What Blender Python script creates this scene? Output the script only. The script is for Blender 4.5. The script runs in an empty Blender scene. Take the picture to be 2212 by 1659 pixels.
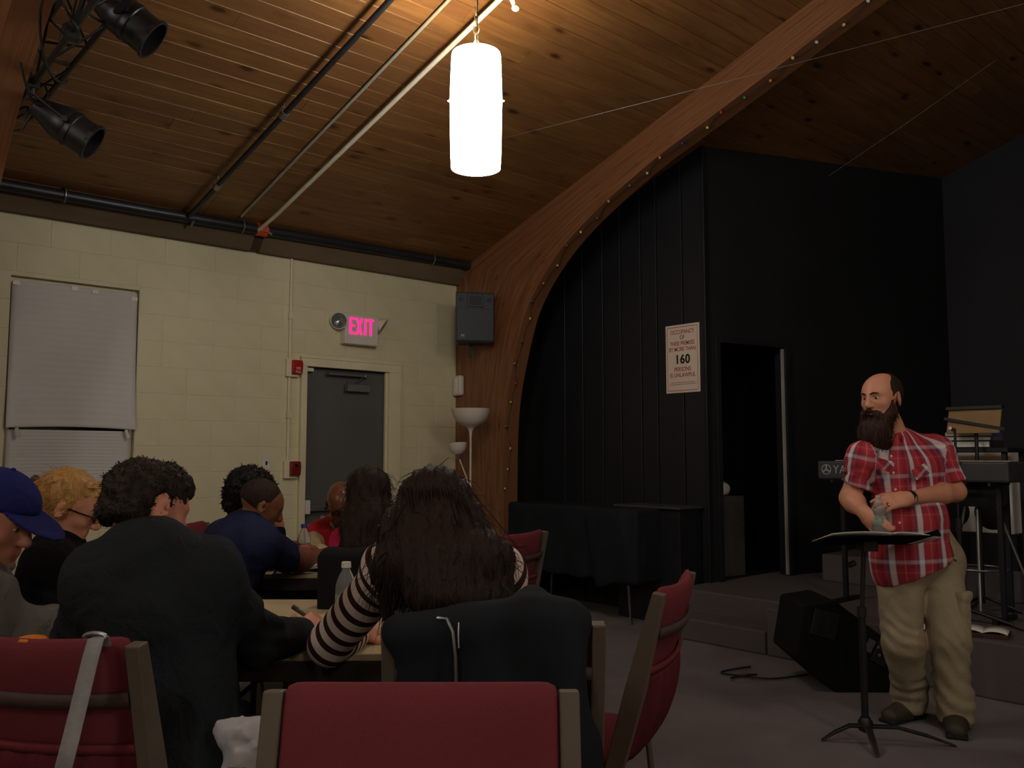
import bpy, bmesh, math, random
import numpy as np
from math import sin, cos, pi, radians, sqrt, atan2
from mathutils import Matrix, Vector
random.seed(7); rng = np.random.default_rng(7)
SC = bpy.context.scene
COL = SC.collection

# ---------------------------------------------------------------- camera
F = 1870.0; PITCH = radians(4.75); A = radians(48.5); H = 1.35
cam_d = bpy.data.cameras.new('camera'); cam = bpy.data.objects.new('camera', cam_d); COL.objects.link(cam)
cam_d.sensor_width = 36; cam_d.lens = 36 * F / 2212
cam_d.clip_start = .05
cam.location = (0, 0, H); cam.rotation_euler = (pi / 2 + PITCH, 0, A)
SC.camera = cam
# ---------------------------------------------------------------- view, world
SC.view_settings.view_transform = 'Standard'; SC.view_settings.look = 'None'
SC.view_settings.gamma = 1; SC.view_settings.use_curve_mapping = False
SC.view_settings.exposure = 0.0
w = bpy.data.worlds.new('night'); SC.world = w; w.use_nodes = True
w.node_tree.nodes['Background'].inputs[0].default_value = (.010, .011, .014, 1)
w.node_tree.nodes['Background'].inputs[1].default_value = .3
LAMP_E = 22.0      # emission of the translucent pendant shades
LAMP_TOP = 600.0    # bulbs shining out of the open top of the shade
LAMP_SPOTS = [(-3.60, 2.92), (3.60, 2.92), (-3.60, -1.40), (3.60, -1.40), (0.0, 2.92), (0.0, -1.40)]   # first in view, others unseen; ridge pair added to rebalance the light

SC.cycles.max_bounces = 8; SC.cycles.diffuse_bounces = 4; SC.cycles.glossy_bounces = 3; SC.cycles.transmission_bounces = 6; SC.cycles.caustics_reflective = False; SC.cycles.caustics_refractive = False
# ---------------------------------------------------------------- frames
CA, SA = cos(A), sin(A)
def w_of(r, d, z=0.0):                    # seating frame (right, away, up) -> room frame
    return (r * CA - d * SA, r * SA + d * CA, z)
CP, SP = cos(PITCH), sin(PITCH)
def P(x, y, d):                           # measured photo point at distance d -> seating frame
    u = (x - 1106) / F; v = -(y - 829.5) / F
    fwd = CP - v * SP; upz = SP + v * CP
    return np.array([u / fwd * d, d, H + upz / fwd * d])
def PZ(x, y, z):
    u = (x - 1106) / F; v = -(y - 829.5) / F
    fwd = CP - v * SP; upz = SP + v * CP
    d = (z - H) * fwd / upz
    return np.array([u / fwd * d, d, z])

# ---------------------------------------------------------------- tagging
def tag(o, label=None, cat=None, group=None, kind=None):
    if label: o['label'] = label
    if cat: o['category'] = cat
    if group: o['group'] = group
    if kind: o['kind'] = kind
    return o
def empty(name, loc=(0, 0, 0), rz=0.0, label=None, cat=None, group=None):
    o = bpy.data.objects.new(name, None); COL.objects.link(o)
    o.location = loc; o.rotation_euler = (0, 0, rz); o.empty_display_size = .1
    return tag(o, label, cat, group)
def link_mesh(name, me, mat=None, parent=None):
    o = bpy.data.objects.new(name, me); COL.objects.link(o)
    if mat is not None: me.materials.append(mat)
    if parent is not None: o.parent = parent
    return o
def copy_tree(o, parent=None):
    c = o.copy(); COL.objects.link(c); c.parent = parent
    for ch in list(o.children): copy_tree(ch, c)
    return c

# ---------------------------------------------------------------- geometry collector
def frame_from(d, hint=(0, 0, 1)):
    d = np.array(d, float); d /= np.linalg.norm(d)
    h = np.array(hint, float)
    if abs(np.dot(h, d)) > .95 * np.linalg.norm(h): h = np.array((1, 0, 0.)) if abs(d[0]) < .9 else np.array((0, 1., 0))
    x = np.cross(h, d); x /= np.linalg.norm(x); y = np.cross(d, x)
    return x, y, d
class G:
    def __init__(s): s.v = []; s.f = []; s.uv = None
    def add(s, vs, fs):
        b = len(s.v); s.v += [tuple(map(float, p)) for p in vs]; s.f += [tuple(i + b for i in f) for f in fs]
    def box(s, c, sz, R=None):
        hx, hy, hz = sz[0] / 2, sz[1] / 2, sz[2] / 2
        p = np.array([(x, y, z) for x in (-hx, hx) for y in (-hy, hy) for z in (-hz, hz)])
        if R is not None: p = p @ np.array(R).T
        s.add(p + np.array(c), [(0, 1, 3, 2), (4, 6, 7, 5), (0, 4, 5, 1), (2, 3, 7, 6), (0, 2, 6, 4), (1, 5, 7, 3)]); return s
    def bar(s, a, b, wd, th, hint=(0, 0, 1)):
        a, b = np.array(a, float), np.array(b, float); x, y, d = frame_from(b - a, hint)
        return s.box((a + b) / 2, (wd, th, np.linalg.norm(b - a)), np.stack([x, y, d], 1))
    def cyl(s, a, b, r1, r2=None, n=12, cap=True):
        r2 = r1 if r2 is None else r2
        a, b = np.array(a, float), np.array(b, float); x, y, d = frame_from(b - a)
        t = np.arange(n) * 2 * pi / n
        ring = np.cos(t)[:, None] * x + np.sin(t)[:, None] * y
        vs = list(a + ring * r1) + list(b + ring * r2)
        fs = [(i, (i + 1) % n, n + (i + 1) % n, n + i) for i in range(n)]
        if cap: fs += [tuple(range(n))[::-1], tuple(range(n, 2 * n))]
        s.add(vs, fs); return s
    def tube(s, pts, r, n=8, cap=True):
        pts = [np.array(p, float) for p in pts]; rs = r if hasattr(r, '__len__') else [r] * len(pts)
        t = np.arange(n) * 2 * pi / n; vs = []; fs = []; px_ = None
        for i, p in enumerate(pts):
            d = pts[min(i + 1, len(pts) - 1)] - pts[max(i - 1, 0)]
            if px_ is None: x, y, dd = frame_from(d)
            else:
                dd = d / (np.linalg.norm(d) + 1e-9); y = np.cross(dd, px_); y /= np.linalg.norm(y) + 1e-9; x = np.cross(y, dd)
            px_ = x
            vs += list(p + rs[i] * (np.cos(t)[:, None] * x + np.sin(t)[:, None] * y))
        for i in range(len(pts) - 1):
            for j in range(n): fs.append((i * n + j, i * n + (j + 1) % n, (i + 1) * n + (j + 1) % n, (i + 1) * n + j))
        if cap: fs += [tuple(range(n))[::-1], tuple(range((len(pts) - 1) * n, len(pts) * n))]
        s.add(vs, fs); return s
    def lathe(s, prof, n=24, c=(0, 0, 0), R=None, cap=False):
        t = np.arange(n) * 2 * pi / n; vs = []
        for r, z in prof: vs += [(r * cos(q), r * sin(q), z) for q in t]
        vs = np.array(vs)
        if R is not None: vs = vs @ np.array(R).T
        m = len(prof)
        fs = [(i * n + j, i * n + (j + 1) % n, (i + 1) * n + (j + 1) % n, (i + 1) * n + j) for i in range(m - 1) for j in range(n)]
        if cap: fs += [tuple(range(n))[::-1], tuple(range((m - 1) * n, m * n))]
        s.add(vs + np.array(c), fs); return s
    def sph(s, c, r, n=10, R=None):
        r = np.array(r) if hasattr(r, '__len__') else np.array([r] * 3)
        vs = [(0, 0, -1)]; m = n // 2 + 1
        for i in range(1, m):
            ph = -pi / 2 + pi * i / m
            vs += [(cos(ph) * cos(2 * pi * j / n), cos(ph) * sin(2 * pi * j / n), sin(ph)) for j in range(n)]
        vs.append((0, 0, 1)); vs = np.array(vs) * r
        if R is not None: vs = vs @ np.array(R).T
        fs = [(0, 1 + (j + 1) % n, 1 + j) for j in range(n)]
        for i in range(m - 2):
            for j in range(n): fs.append((1 + i * n + j, 1 + i * n + (j + 1) % n, 1 + (i + 1) * n + (j + 1) % n, 1 + (i + 1) * n + j))
        L = len(vs) - 1
        fs += [(1 + (m - 2) * n + j, 1 + (m - 2) * n + (j + 1) % n, L) for j in range(n)]
        s.add(vs + np.array(c), fs); return s
    def prism(s, poly, a, b, R=None, o=(0, 0, 0)):          # poly in the local xz plane, extruded along y from a to b
        n = len(poly); vs = np.array([(p[0], a, p[1]) for p in poly] + [(p[0], b, p[1]) for p in poly], float)
        if R is not None: vs = vs @ np.array(R).T
        s.add(vs + np.array(o), [tuple(range(n)), tuple(range(n, 2 * n))[::-1]] + [(i, n + i, n + (i + 1) % n, (i + 1) % n) for i in range(n)]); return s
    def sheet(s, P4, nu, nv, fn, th=0.0):                    # grid surface fn(u,v)->xyz, optional thickness
        vs = [fn(i / nu, j / nv) for j in range(nv + 1) for i in range(nu + 1)]
        q = lambda i, j: j * (nu + 1) + i
        s.add(vs, [(q(i, j), q(i + 1, j), q(i + 1, j + 1), q(i, j + 1)) for j in range(nv) for i in range(nu)]); return s
    def build(s, name, mat, parent=None, smooth=False, bevel=0, seg=2, fix=True, solid=0, subsurf=0):
        me = bpy.data.meshes.new(name); me.from_pydata(s.v, [], s.f)
        bm = bmesh.new(); bm.from_mesh(me)
        if fix: bmesh.ops.recalc_face_normals(bm, faces=bm.faces)
        if bevel:
            ed = [e for e in bm.edges if len(e.link_faces) == 2 and e.calc_face_angle(0) > .5]
            bmesh.ops.bevel(bm, geom=ed, offset=bevel, segments=seg, profile=.5, affect='EDGES', clamp_overlap=True)
        bm.to_mesh(me); bm.free()
        if smooth:
            me.polygons.foreach_set('use_smooth', [True] * len(me.polygons))
            if smooth != 'all' : me.set_sharp_from_angle(angle=radians(40))
        o = link_mesh(name, me, mat, parent)
        if solid: m = o.modifiers.new('thickness', 'SOLIDIFY'); m.thickness = solid; m.offset = 0
        if subsurf: m = o.modifiers.new('smooth', 'SUBSURF'); m.levels = subsurf; m.render_levels = subsurf
        return o
def Rz(a): return np.array([[cos(a), -sin(a), 0], [sin(a), cos(a), 0], [0, 0, 1.]])
def Rx(a): return np.array([[1., 0, 0], [0, cos(a), -sin(a)], [0, sin(a), cos(a)]])
def Ry(a): return np.array([[cos(a), 0, sin(a)], [0, 1., 0], [-sin(a), 0, cos(a)]])

# ---------------------------------------------------------------- materials
def srgb(r, g, b):
    f = lambda c: (c / 255 / 12.92) if c / 255 <= .04045 else ((c / 255 + .055) / 1.055) ** 2.4
    return (f(r), f(g), f(b), 1.0)
class N:
    def __init__(s, name):
        s.m = bpy.data.materials.new(name); s.m.use_nodes = True; s.t = s.m.node_tree
        s.b = s.t.nodes['Principled BSDF']
    def n(s, typ, **k):
        q = s.t.nodes.new(typ)
        for a, v in k.items(): setattr(q, a, v)
        return q
    def l(s, a, b): s.t.links.new(a, b)
    def tex(s, kind='Object', scale=(1, 1, 1)):
        c = s.n('ShaderNodeTexCoord'); mp = s.n('ShaderNodeMapping'); mp.inputs['Scale'].default_value = scale
        s.l(c.outputs[kind], mp.inputs[0]); return mp.outputs[0]
    def noise(s, vec, sc, det=4, rough=.55, dist=0):
        q = s.n('ShaderNodeTexNoise'); q.inputs['Scale'].default_value = sc; q.inputs['Detail'].default_value = det
        q.inputs['Roughness'].default_value = rough; q.inputs['Distortion'].default_value = dist
        if vec is not None: s.l(vec, q.inputs['Vector'])
        return q.outputs['Fac']
    def ramp(s, fac, stops, interp='LINEAR'):
        q = s.n('ShaderNodeValToRGB'); e = q.color_ramp.elements; q.color_ramp.interpolation = interp
        while len(e) < len(stops): e.new(.5)
        for i, (p, c) in enumerate(stops): e[i].position = p; e[i].color = c if len(c) == 4 else (*c, 1)
        s.l(fac, q.inputs[0]); return q.outputs[0]
    def mix(s, f, a, b, mode='MIX'):
        q = s.n('ShaderNodeMix', data_type='RGBA', blend_type=mode)
        for sk, v in ((0, f), (6, a), (7, b)):
            if isinstance(v, (int, float)): q.inputs[sk].default_value = v
            elif isinstance(v, tuple): q.inputs[sk].default_value = v
            else: s.l(v, q.inputs[sk])
        return q.outputs[2]
    def math(s, op, a, b=None):
        q = s.n('ShaderNodeMath', operation=op)
        for i, v in enumerate((a, b)):
            if v is None: continue
            if isinstance(v, (int, float)): q.inputs[i].default_value = v
            else: s.l(v, q.inputs[i])
        return q.outputs[0]
    def bump(s, h, st=.3, dist=.01):
        q = s.n('ShaderNodeBump'); q.inputs['Strength'].default_value = st; q.inputs['Distance'].default_value = dist
        s.l(h, q.inputs['Height']); s.l(q.outputs[0], s.b.inputs['Normal'])
    def col(s, c):
        if isinstance(c, tuple): s.b.inputs['Base Color'].default_value = c
        else: s.l(c, s.b.inputs['Base Color'])
    def set(s, rough=.5, metal=0, spec=.5, **k):
        s.b.inputs['Roughness'].default_value = rough; s.b.inputs['Metallic'].default_value = metal
        s.b.inputs['Specular IOR Level'].default_value = spec
        for a, v in k.items(): s.b.inputs[a.replace('_', ' ')].default_value = v
def MAT(name, c, rough=.6, var=.15, scale=14, bump=0, metal=0, spec=.4, fine=0, **k):
    q = N(name); v = q.tex()
    if var:
        d = tuple(x * (1 - var) for x in c[:3]) + (1,); e = tuple(min(1, x * (1 + var)) for x in c[:3]) + (1,)
        n1 = q.noise(v, scale, 5); q.col(q.ramp(n1, [(.3, d), (.7, e)]))
    else: q.col(c)
    q.set(rough, metal, spec, **k)
    if bump:
        n2 = q.noise(v, fine or scale * 6, 4); q.bump(n2, bump, .004)
    return q.m
def EMIT(name, c, st):
    q = N(name); q.col((0, 0, 0, 1)); q.b.inputs['Emission Color'].default_value = c; q.b.inputs['Emission Strength'].default_value = st
    return q.m
M = {}
M['black'] = MAT('black_paint', srgb(30, 31, 34), .55, .2, 3, .1)
M['blackwall'] = MAT('black_wall_paint', srgb(33, 34, 37), .6, .12, 2, .05, spec=.3)
M['blackmetal'] = MAT('black_metal', srgb(26, 26, 28), .42, .1, 30, spec=.5)
M['blackplastic'] = MAT('black_plastic', srgb(34, 34, 36), .5, .1, 40, .05)
M['chrome'] = MAT('chrome', srgb(190, 190, 190), .25, .05, 10, metal=1)
M['steel'] = MAT('steel', srgb(150, 150, 150), .4, .05, 10, metal=.9)
M['white'] = MAT('white_plastic', srgb(214, 208, 196), .5, .04, 8)
M['paper'] = MAT('paper', srgb(232, 228, 218), .85, .03, 12)
M['cream'] = MAT('cream_paint', srgb(222, 212, 178), .6, .05, 4, .15, fine=60)
M['doorgrey'] = MAT('door_grey_paint', srgb(92, 92, 90), .45, .06, 3, .03)
M['red'] = MAT('red_alarm_plastic', srgb(170, 26, 32), .4, .06, 10)
M['orange'] = MAT('orange_coupling', srgb(210, 80, 40), .5, .1, 10)
M['glassdark'] = MAT('dark_glass', srgb(30, 32, 36), .1, 0, 1, spec=.6)
# ================================================================ ROOM
XW = -6.8; CZ0 = 3.18; CS = .32
def cz(x): return CZ0 + CS * (x - XW) if x <= 0 else CZ0 + CS * (-x - XW)
SL = sqrt(1 + CS * CS)
# carpet
q = N('carpet'); v = q.tex()
n1 = q.noise(v, 1.3, 3); n2 = q.noise(v, 260, 2, .7)
c = q.mix(q.ramp(n1, [(.35, (.0, 0, 0, 1)), (.65, (1, 1, 1, 1))]), srgb(138, 132, 134), srgb(158, 151, 153))
c = q.mix(q.ramp(n2, [(.3, (0, 0, 0, 1)), (.75, (1, 1, 1, 1))]), q.mix(.5, c, srgb(70, 62, 62)), c); q.col(c)
q.set(.95, 0, .1); q.bump(n2, .8, .01); M['carpet'] = q.m
g = G(); g.box((0, 1.55, -.05), (13.8, 15.3, .1)); tag(g.build('floor', M['carpet']), 'dark grey brown carpeted floor of the hall', kind='structure')

# --- block wall on the left: every block its own piece, mortar behind
q = N('painted_block'); v = q.tex('Object', (1, 1, 1)); oi = q.n('ShaderNodeObjectInfo')
n1 = q.noise(v, 5, 4); n2 = q.noise(v, 70, 3, .6)
c = q.mix(n1, srgb(205, 196, 158), srgb(222, 214, 180))
c = q.mix(q.math('MULTIPLY', oi.outputs['Random'], .25), c, srgb(208, 199, 163)); q.col(c)
q.set(.55, 0, .35); q.bump(n2, .35, .004); M['block'] = q.m
M['mortar'] = MAT('painted_mortar', srgb(190, 181, 146), .7, .06, 20, .3)
BH, BL = .2032, .4064; WT = 3.05
DOOR = (3.62, 4.46, 2.125)            # y0,y1,top of the opening
WIN = (1.335, 2.205, .95, 2.615)      # window opening
wall = G()
def wall_rects():                     # wall core with openings
    ys = [-6.1, WIN[0], WIN[1], DOOR[0], DOOR[1], 9.2]
    yield ys[0], ys[1], 0, WT + .2
    yield ys[1], ys[2], 0, WIN[2]
    yield ys[1], ys[2], WIN[3], WT + .2
    yield ys[2], ys[3], 0, WT + .2
    yield ys[3], ys[4], DOOR[2], WT + .2
    yield ys[4], ys[5], 0, WT + .2
for y0, y1, z0, z1 in wall_rects(): wall.box((XW - .1 - .003, (y0 + y1) / 2, (z0 + z1) / 2), (.2, y1 - y0, z1 - z0))
WL = tag(wall.build('wall_left', M['block']), 'cream painted concrete block wall with the exit door', kind='structure')
meshes = {}
def block(y0, y1, z0, z1):
    if y1 - y0 < .03 or z1 - z0 < .03: return
    key = (round(y1 - y0, 3), round(z1 - z0, 3))
    if key not in meshes:
        b = G(); b.box((0, 0, 0), (.05, key[0] - .007, key[1] - .007))
        o = b.build('concrete_block', M['block'], None, bevel=.0022, seg=1); meshes[key] = o.data; bpy.data.objects.remove(o)
    o = bpy.data.objects.new('concrete_block', meshes[key]); COL.objects.link(o); o.parent = WL
    o.location = (XW - .025 + random.uniform(-.0006, .0006), (y0 + y1) / 2, (z0 + z1) / 2)
def carve(y0, y1, z0, z1, holes):
    if not holes: block(y0, y1, z0, z1); return
    a0, a1, b0, b1 = holes[0]; rest = holes[1:]
    if y1 <= a0 or y0 >= a1 or z1 <= b0 or z0 >= b1: carve(y0, y1, z0, z1, rest); return
    if y0 < a0: carve(y0, a0, z0, z1, rest)
    if y1 > a1: carve(a1, y1, z0, z1, rest)
    if z0 < b0: carve(max(y0, a0), min(y1, a1), z0, b0, rest)
    if z1 > b1: carve(max(y0, a0), min(y1, a1), b1, z1, rest)
holes = [(WIN[0], WIN[1], WIN[2], WIN[3]), (DOOR[0] - .05, DOOR[1] + .17, -1, DOOR[2] + .07)]
for k in range(15):
    off = .21 if (k // 2) % 2 else 0.0
    y = .55 + off
    while y < 5.27:
        carve(y, min(y + BL, 5.275), k * BH, min((k + 1) * BH, WT), holes); y += BL
# other walls
for nm, c, sz, m, lab in (('wall_right', (6.9, 1.55, 1.7), (.2, 15.3, 3.4), M['cream'], 'cream wall on the far right side of the hall'),
                          ('wall_rear', (0, -6.1, 2.7), (13.8, .2, 5.6), M['cream'], 'cream wall behind the photographer')):
    g = G(); g.box(c, sz); tag(g.build(nm, m), lab, kind='structure')

# --- stage surround: grooved black wall with the sign, angled black wall with the doorway, back wall
M['blackpanel'] = MAT('black_panel_paint', srgb(31, 32, 36), .5, .15, 2, .08, spec=.35)
M['stageback'] = MAT('stage_back_paint', srgb(50, 51, 56), .7, .12, 1.5, .05, spec=.2)
YS = 5.95; XC = -4.30
g = G(); g.box(((XW - .1 + XC) / 2, YS + .06, 2.2), (XC - XW + .1, .08, 4.4))
SWALL = tag(g.build('wall_stage_side', M['black']), 'black grooved panel wall carrying the occupancy sign', kind='structure')
xs = [-6.3, -5.94, -5.70, -5.44, -5.22, -4.98, -4.80, -4.52, XC]
for a, b in zip(xs[:-1], xs[1:]):
    g = G(); g.box(((a + b) / 2, YS + .01, 2.05), (b - a - .012, .022, 4.1)); g.build('panel', M['blackpanel'], SWALL, bevel=.003, seg=1)
g = G(); g.box((XC + .012, YS + .01, 2.0), (.02, .05, 3.95)); g.build('corner_trim', M['blackpanel'], SWALL, bevel=.004)
dv = np.array([.218, .976]); dv /= np.linalg.norm(dv); dn = np.array([dv[1], -dv[0]])
def dw(s, o=0.0): q = np.array([XC, YS]) + dv * s + dn * o; return (q[0], q[1])
Rd = np.array([[dv[0], dn[0], 0], [dv[1], dn[1], 0], [0, 0, 1.]])      # local x along wall, y out of wall
s0, s1 = .15, .90; ZS = .32; dt = 2.30
g = G()
for a, b, z0, z1 in ((0, s0, 0, 4.5), (s0, s1, dt, 4.5), (s1, 3.6, 0, 4.6)):
    x, y = dw((a + b) / 2, -.05); g.box((x, y, (z0 + z1) / 2), (b - a, .1, z1 - z0), Rd)
DW = tag(g.build('wall_stage_angled', M['blackwall']), 'black angled wall with an open doorway beside the sign', kind='structure')
for a, b, z0, z1 in ((s0 - .05, s0, ZS, dt + .05), (s1, s1 + .05, ZS, dt + .05), (s0, s1, dt, dt + .05)):
    x, y = dw((a + b) / 2, .012); g = G(); g.box((x, y, (z0 + z1) / 2), (b - a, .03, z1 - z0), Rd); g.build('door_casing', M['blackpanel'], DW, bevel=.003)
x, y = dw(s1 - .015, .002); g = G(); g.box((x, y, (ZS + dt) / 2 + .0), (.022, .02, dt - ZS - .02), Rd)
g.build('bare_door_edge', MAT('bare_door_edge', srgb(168, 166, 160), .5, .1, 6), DW)
# dark store room behind the doorway
g = G()
g.box((-5.95, 6.95, 1.45), (.05, 1.6, 2.9)); g.box((-5.1, 7.75, 1.45), (1.7, .05, 2.9)); g.box((-5.15, 6.95, 2.9), (1.65, 1.6, .05)); g.box((-5.1, 6.95, .29), (1.7, 1.6, .05))
tag(g.build('wall_store_room', M['blackwall']), 'dark walls of the store room behind the doorway', kind='structure')
g = G(); g.box((.5, 9.15, 2.6), (9.0, .1, 5.6)); tag(g.build('wall_stage_back', M['stageback']), 'dark grey wall behind the stage', kind='structure')
g = G(); g.box((4.3, 7.2, 2.6), (.1, 4.0, 5.6)); tag(g.build('wall_stage_right', M['blackwall']), 'black wall closing the right side of the stage', kind='structure')

# --- stage with two carpeted steps
M['stagecarpet'] = MAT('stage_carpet', srgb(104, 97, 97), .95, .2, 200, .6, spec=.1)
g = G(); g.prism([(-4.32, 0), (4.3, 0), (4.3, ZS), (-4.32, ZS)], 5.55, 9.1)
g.prism([(-3.35, 0), (4.3, 0), (4.3, ZS), (-3.35, ZS)], 5.27, 5.552)
STG = tag(g.build('stage_platform', M['stagecarpet'], bevel=.012), 'low carpeted stage platform along the black back walls', kind='structure')
g = G(); g.box((-3.85, 5.41, ZS / 4), (.98, .28, ZS / 2)); g.build('step', M['stagecarpet'], STG, bevel=.012)
g = G(); g.box((.2, 7.9, ZS + .11), (7.9, 2.3, .22)); tag(g.build('stage_riser', M['stagecarpet'], bevel=.01), 'second carpeted riser at the rear of the stage', kind='structure')

# --- laminated arches
q = N('glulam'); at = q.n('ShaderNodeAttribute', attribute_name='pat')
mp = q.n('ShaderNodeMapping'); mp.inputs['Scale'].default_value = (1.2, 26, 1); q.l(at.outputs['Vector'], mp.inputs[0])
n1 = q.noise(mp.outputs[0], 1.6, 6, .6, .3)
mp2 = q.n('ShaderNodeMapping'); mp2.inputs['Scale'].default_value = (2.2, 9, 1); q.l(at.outputs['Vector'], mp2.inputs[0])
vo = q.n('ShaderNodeTexVoronoi'); vo.inputs['Scale'].default_value = 1.6; q.l(mp2.outputs[0], vo.inputs['Vector'])
c = q.ramp(n1, [(.25, srgb(96, 58, 36)), (.5, srgb(128, 84, 54)), (.75, srgb(156, 108, 72))])
knot = q.ramp(vo.outputs['Distance'], [(.05, (.25, .25, .25, 1)), (.16, (1, 1, 1, 1))])
c = q.mix(.75, c, knot, 'MULTIPLY'); q.col(c); q.set(.42, 0, .45); q.bump(n1, .12, .004); M['glulam'] = q.m
inner = [(-6.085, 0), (-6.073, .92), (-6.047, 1.71), (-5.931, 2.22), (-5.74, 2.70), (-5.407, 3.07), (-4.982, 3.36), (-4.32, 3.665), (-3.615, 3.905), (-3.08, 4.09), (-2.54, 4.28), (0, 5.11)]
outer = [(XW, 0), (XW, .92), (XW, 1.71), (XW, 2.30), (XW, 2.80), (XW, 3.18), (-5.75, cz(-5.75)), (-4.55, cz(-4.55)), (-3.72, cz(-3.72)), (-3.17, cz(-3.17)), (-2.62, cz(-2.62)), (0, cz(0))]
def catmull(pts, m):
    out = []
    for i in range(len(pts) - 1):
        p0, p1, p2, p3 = [np.array(pts[max(0, min(len(pts) - 1, i + k))], float) for k in (-1, 0, 1, 2)]
        for t in np.arange(m) / m:
            out.append(.5 * (2 * p1 + (p2 - p0) * t + (2 * p0 - 5 * p1 + 4 * p2 - p3) * t * t + (3 * p1 - p0 - 3 * p2 + p3) * t ** 3))
    out.append(np.array(pts[-1], float)); return np.array(out)
inn = catmull(inner, 5)
out_ = []
for i in range(len(outer) - 1):
    for t in np.arange(5) / 5: out_.append(np.array(outer[i]) * (1 - t) + np.array(outer[i + 1]) * t)
out_.append(np.array(outer[-1])); out_ = np.array(out_)
inn[-6:] = [inn[-6] + (inn[-1] - inn[-6]) * k / 5 for k in range(6)]
L_ = np.concatenate([[0], np.cumsum(np.linalg.norm(np.diff(inn, axis=0), axis=1))])
def arch(y0, label, nm='trim_1'):
    vs = []; uv = []; fs = []; n = len(inn); TH = .17
    for side in (1, -1):
        for yy in (y0, y0 + TH):
            for i in range(n):
                for k in range(5):
                    p = inn[i] * (1 - k / 4) + out_[i] * (k / 4)
                    vs.append((p[0] * side, yy, p[1])); uv.append((L_[i] + (0 if side == 1 else 20), k / 4 * .7 + (0 if yy == y0 else 3), 0))
    m = n * 5
    for s in range(2):
        b = s * 2 * m
        for i in range(n - 1):
            for k in range(4):
                for f in range(2):
                    o = b + f * m; fs.append((o + i * 5 + k, o + i * 5 + k + 1, o + (i + 1) * 5 + k + 1, o + (i + 1) * 5 + k))
            for k in (0, 4): fs.append((b + i * 5 + k, b + (i + 1) * 5 + k, b + m + (i + 1) * 5 + k, b + m + i * 5 + k))
    me = bpy.data.meshes.new('arch_beam'); me.from_pydata(vs, [], fs)
    a = me.attributes.new('pat', 'FLOAT_VECTOR', 'POINT'); a.data.foreach_set('vector', np.array(uv, np.float32).ravel())
    bm = bmesh.new(); bm.from_mesh(me); bmesh.ops.recalc_face_normals(bm, faces=bm.faces); bm.to_mesh(me); bm.free()
    return tag(link_mesh(nm, me, M['glulam']), label, kind='structure')
arch(5.27, 'curved laminated wood arch framing the stage'); arch(.85, 'laminated wood arch at the upper left behind the lighting truss', 'trim_3'); arch(-3.57, 'laminated wood arch behind the photographer', 'trim_4')

# --- plank ceiling
q = N('pine_planks'); at = q.tex('Object'); oi = q.n('ShaderNodeObjectInfo')
cm = q.n('ShaderNodeCombineXYZ'); q.l(q.math('MULTIPLY', oi.outputs['Random'], 37.0), cm.inputs[0]); q.l(q.math('MULTIPLY', oi.outputs['Random'], 91.0), cm.inputs[1])
va = q.n('ShaderNodeVectorMath', operation='ADD'); q.l(at, va.inputs[0]); q.l(cm.outputs[0], va.inputs[1])
def sc3(vec, s):
    mp = q.n('ShaderNodeMapping'); mp.inputs['Scale'].default_value = s; q.l(vec, mp.inputs[0]); return mp.outputs[0]
n1 = q.noise(sc3(va.outputs[0], (14, .9, 14)), 2.0, 6, .6, .6)
n3 = q.noise(sc3(va.outputs[0], (3, 1.2, 3)), 1.1, 3, .5)
vo = q.n('ShaderNodeTexVoronoi'); vo.inputs['Scale'].default_value = 1; q.l(sc3(va.outputs[0], (7.5, 3.2, .01)), vo.inputs['Vector'])
vo.inputs['Randomness'].default_value = 1
kr = q.n('ShaderNodeSeparateColor'); q.l(vo.outputs['Color'], kr.inputs[0])
kd = q.math('ADD', vo.outputs['Distance'], q.math('MULTIPLY', q.math('LESS_THAN', kr.outputs[0], .45), 1.0))
c = q.ramp(n1, [(.25, srgb(96, 63, 32)), (.5, srgb(124, 85, 45)), (.78, srgb(150, 108, 60))])
c = q.mix(q.ramp(n3, [(.35, (0, 0, 0, 1)), (.7, (1, 1, 1, 1))]), q.mix(.4, c, srgb(90, 54, 32)), c)
c = q.mix(q.math('MULTIPLY', oi.outputs['Random'], .4), c, srgb(96, 58, 36))
knot = q.ramp(kd, [(.08, (.08, .05, .04, 1)), (.13, (.30, .22, .17, 1)), (.17, (.72, .62, .54, 1)), (.30, (1, 1, 1, 1))])
c = q.mix(.9, c, knot, 'MULTIPLY'); q.col(c)
q.set(.50, 0, 1.0); q.b.inputs['Specular Tint'].default_value = (1.0, .80, .52, 1); hn = q.mix(.5, q.ramp(n1, [(0, (0, 0, 0, 1)), (1, (1, 1, 1, 1))]), knot); q.bump(hn, .30, .006); M['plank'] = q.m
g = G()
for s in (-1, 1):
    g.prism([(XW * -s * -1 if False else s * 6.9, cz(6.9) + .045), (0, cz(0) + .045), (0, cz(0) + .2), (s * 6.9, cz(6.9) + .2)], -6.1, 9.2)
CEIL = tag(g.build('ceiling', MAT('ceiling_deck', srgb(84, 52, 32), .6, .1, 5)), 'sloping knotty pine plank ceiling of the hall', kind='structure')
PW = .132; ang = math.atan(CS)
pm = {}
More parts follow.
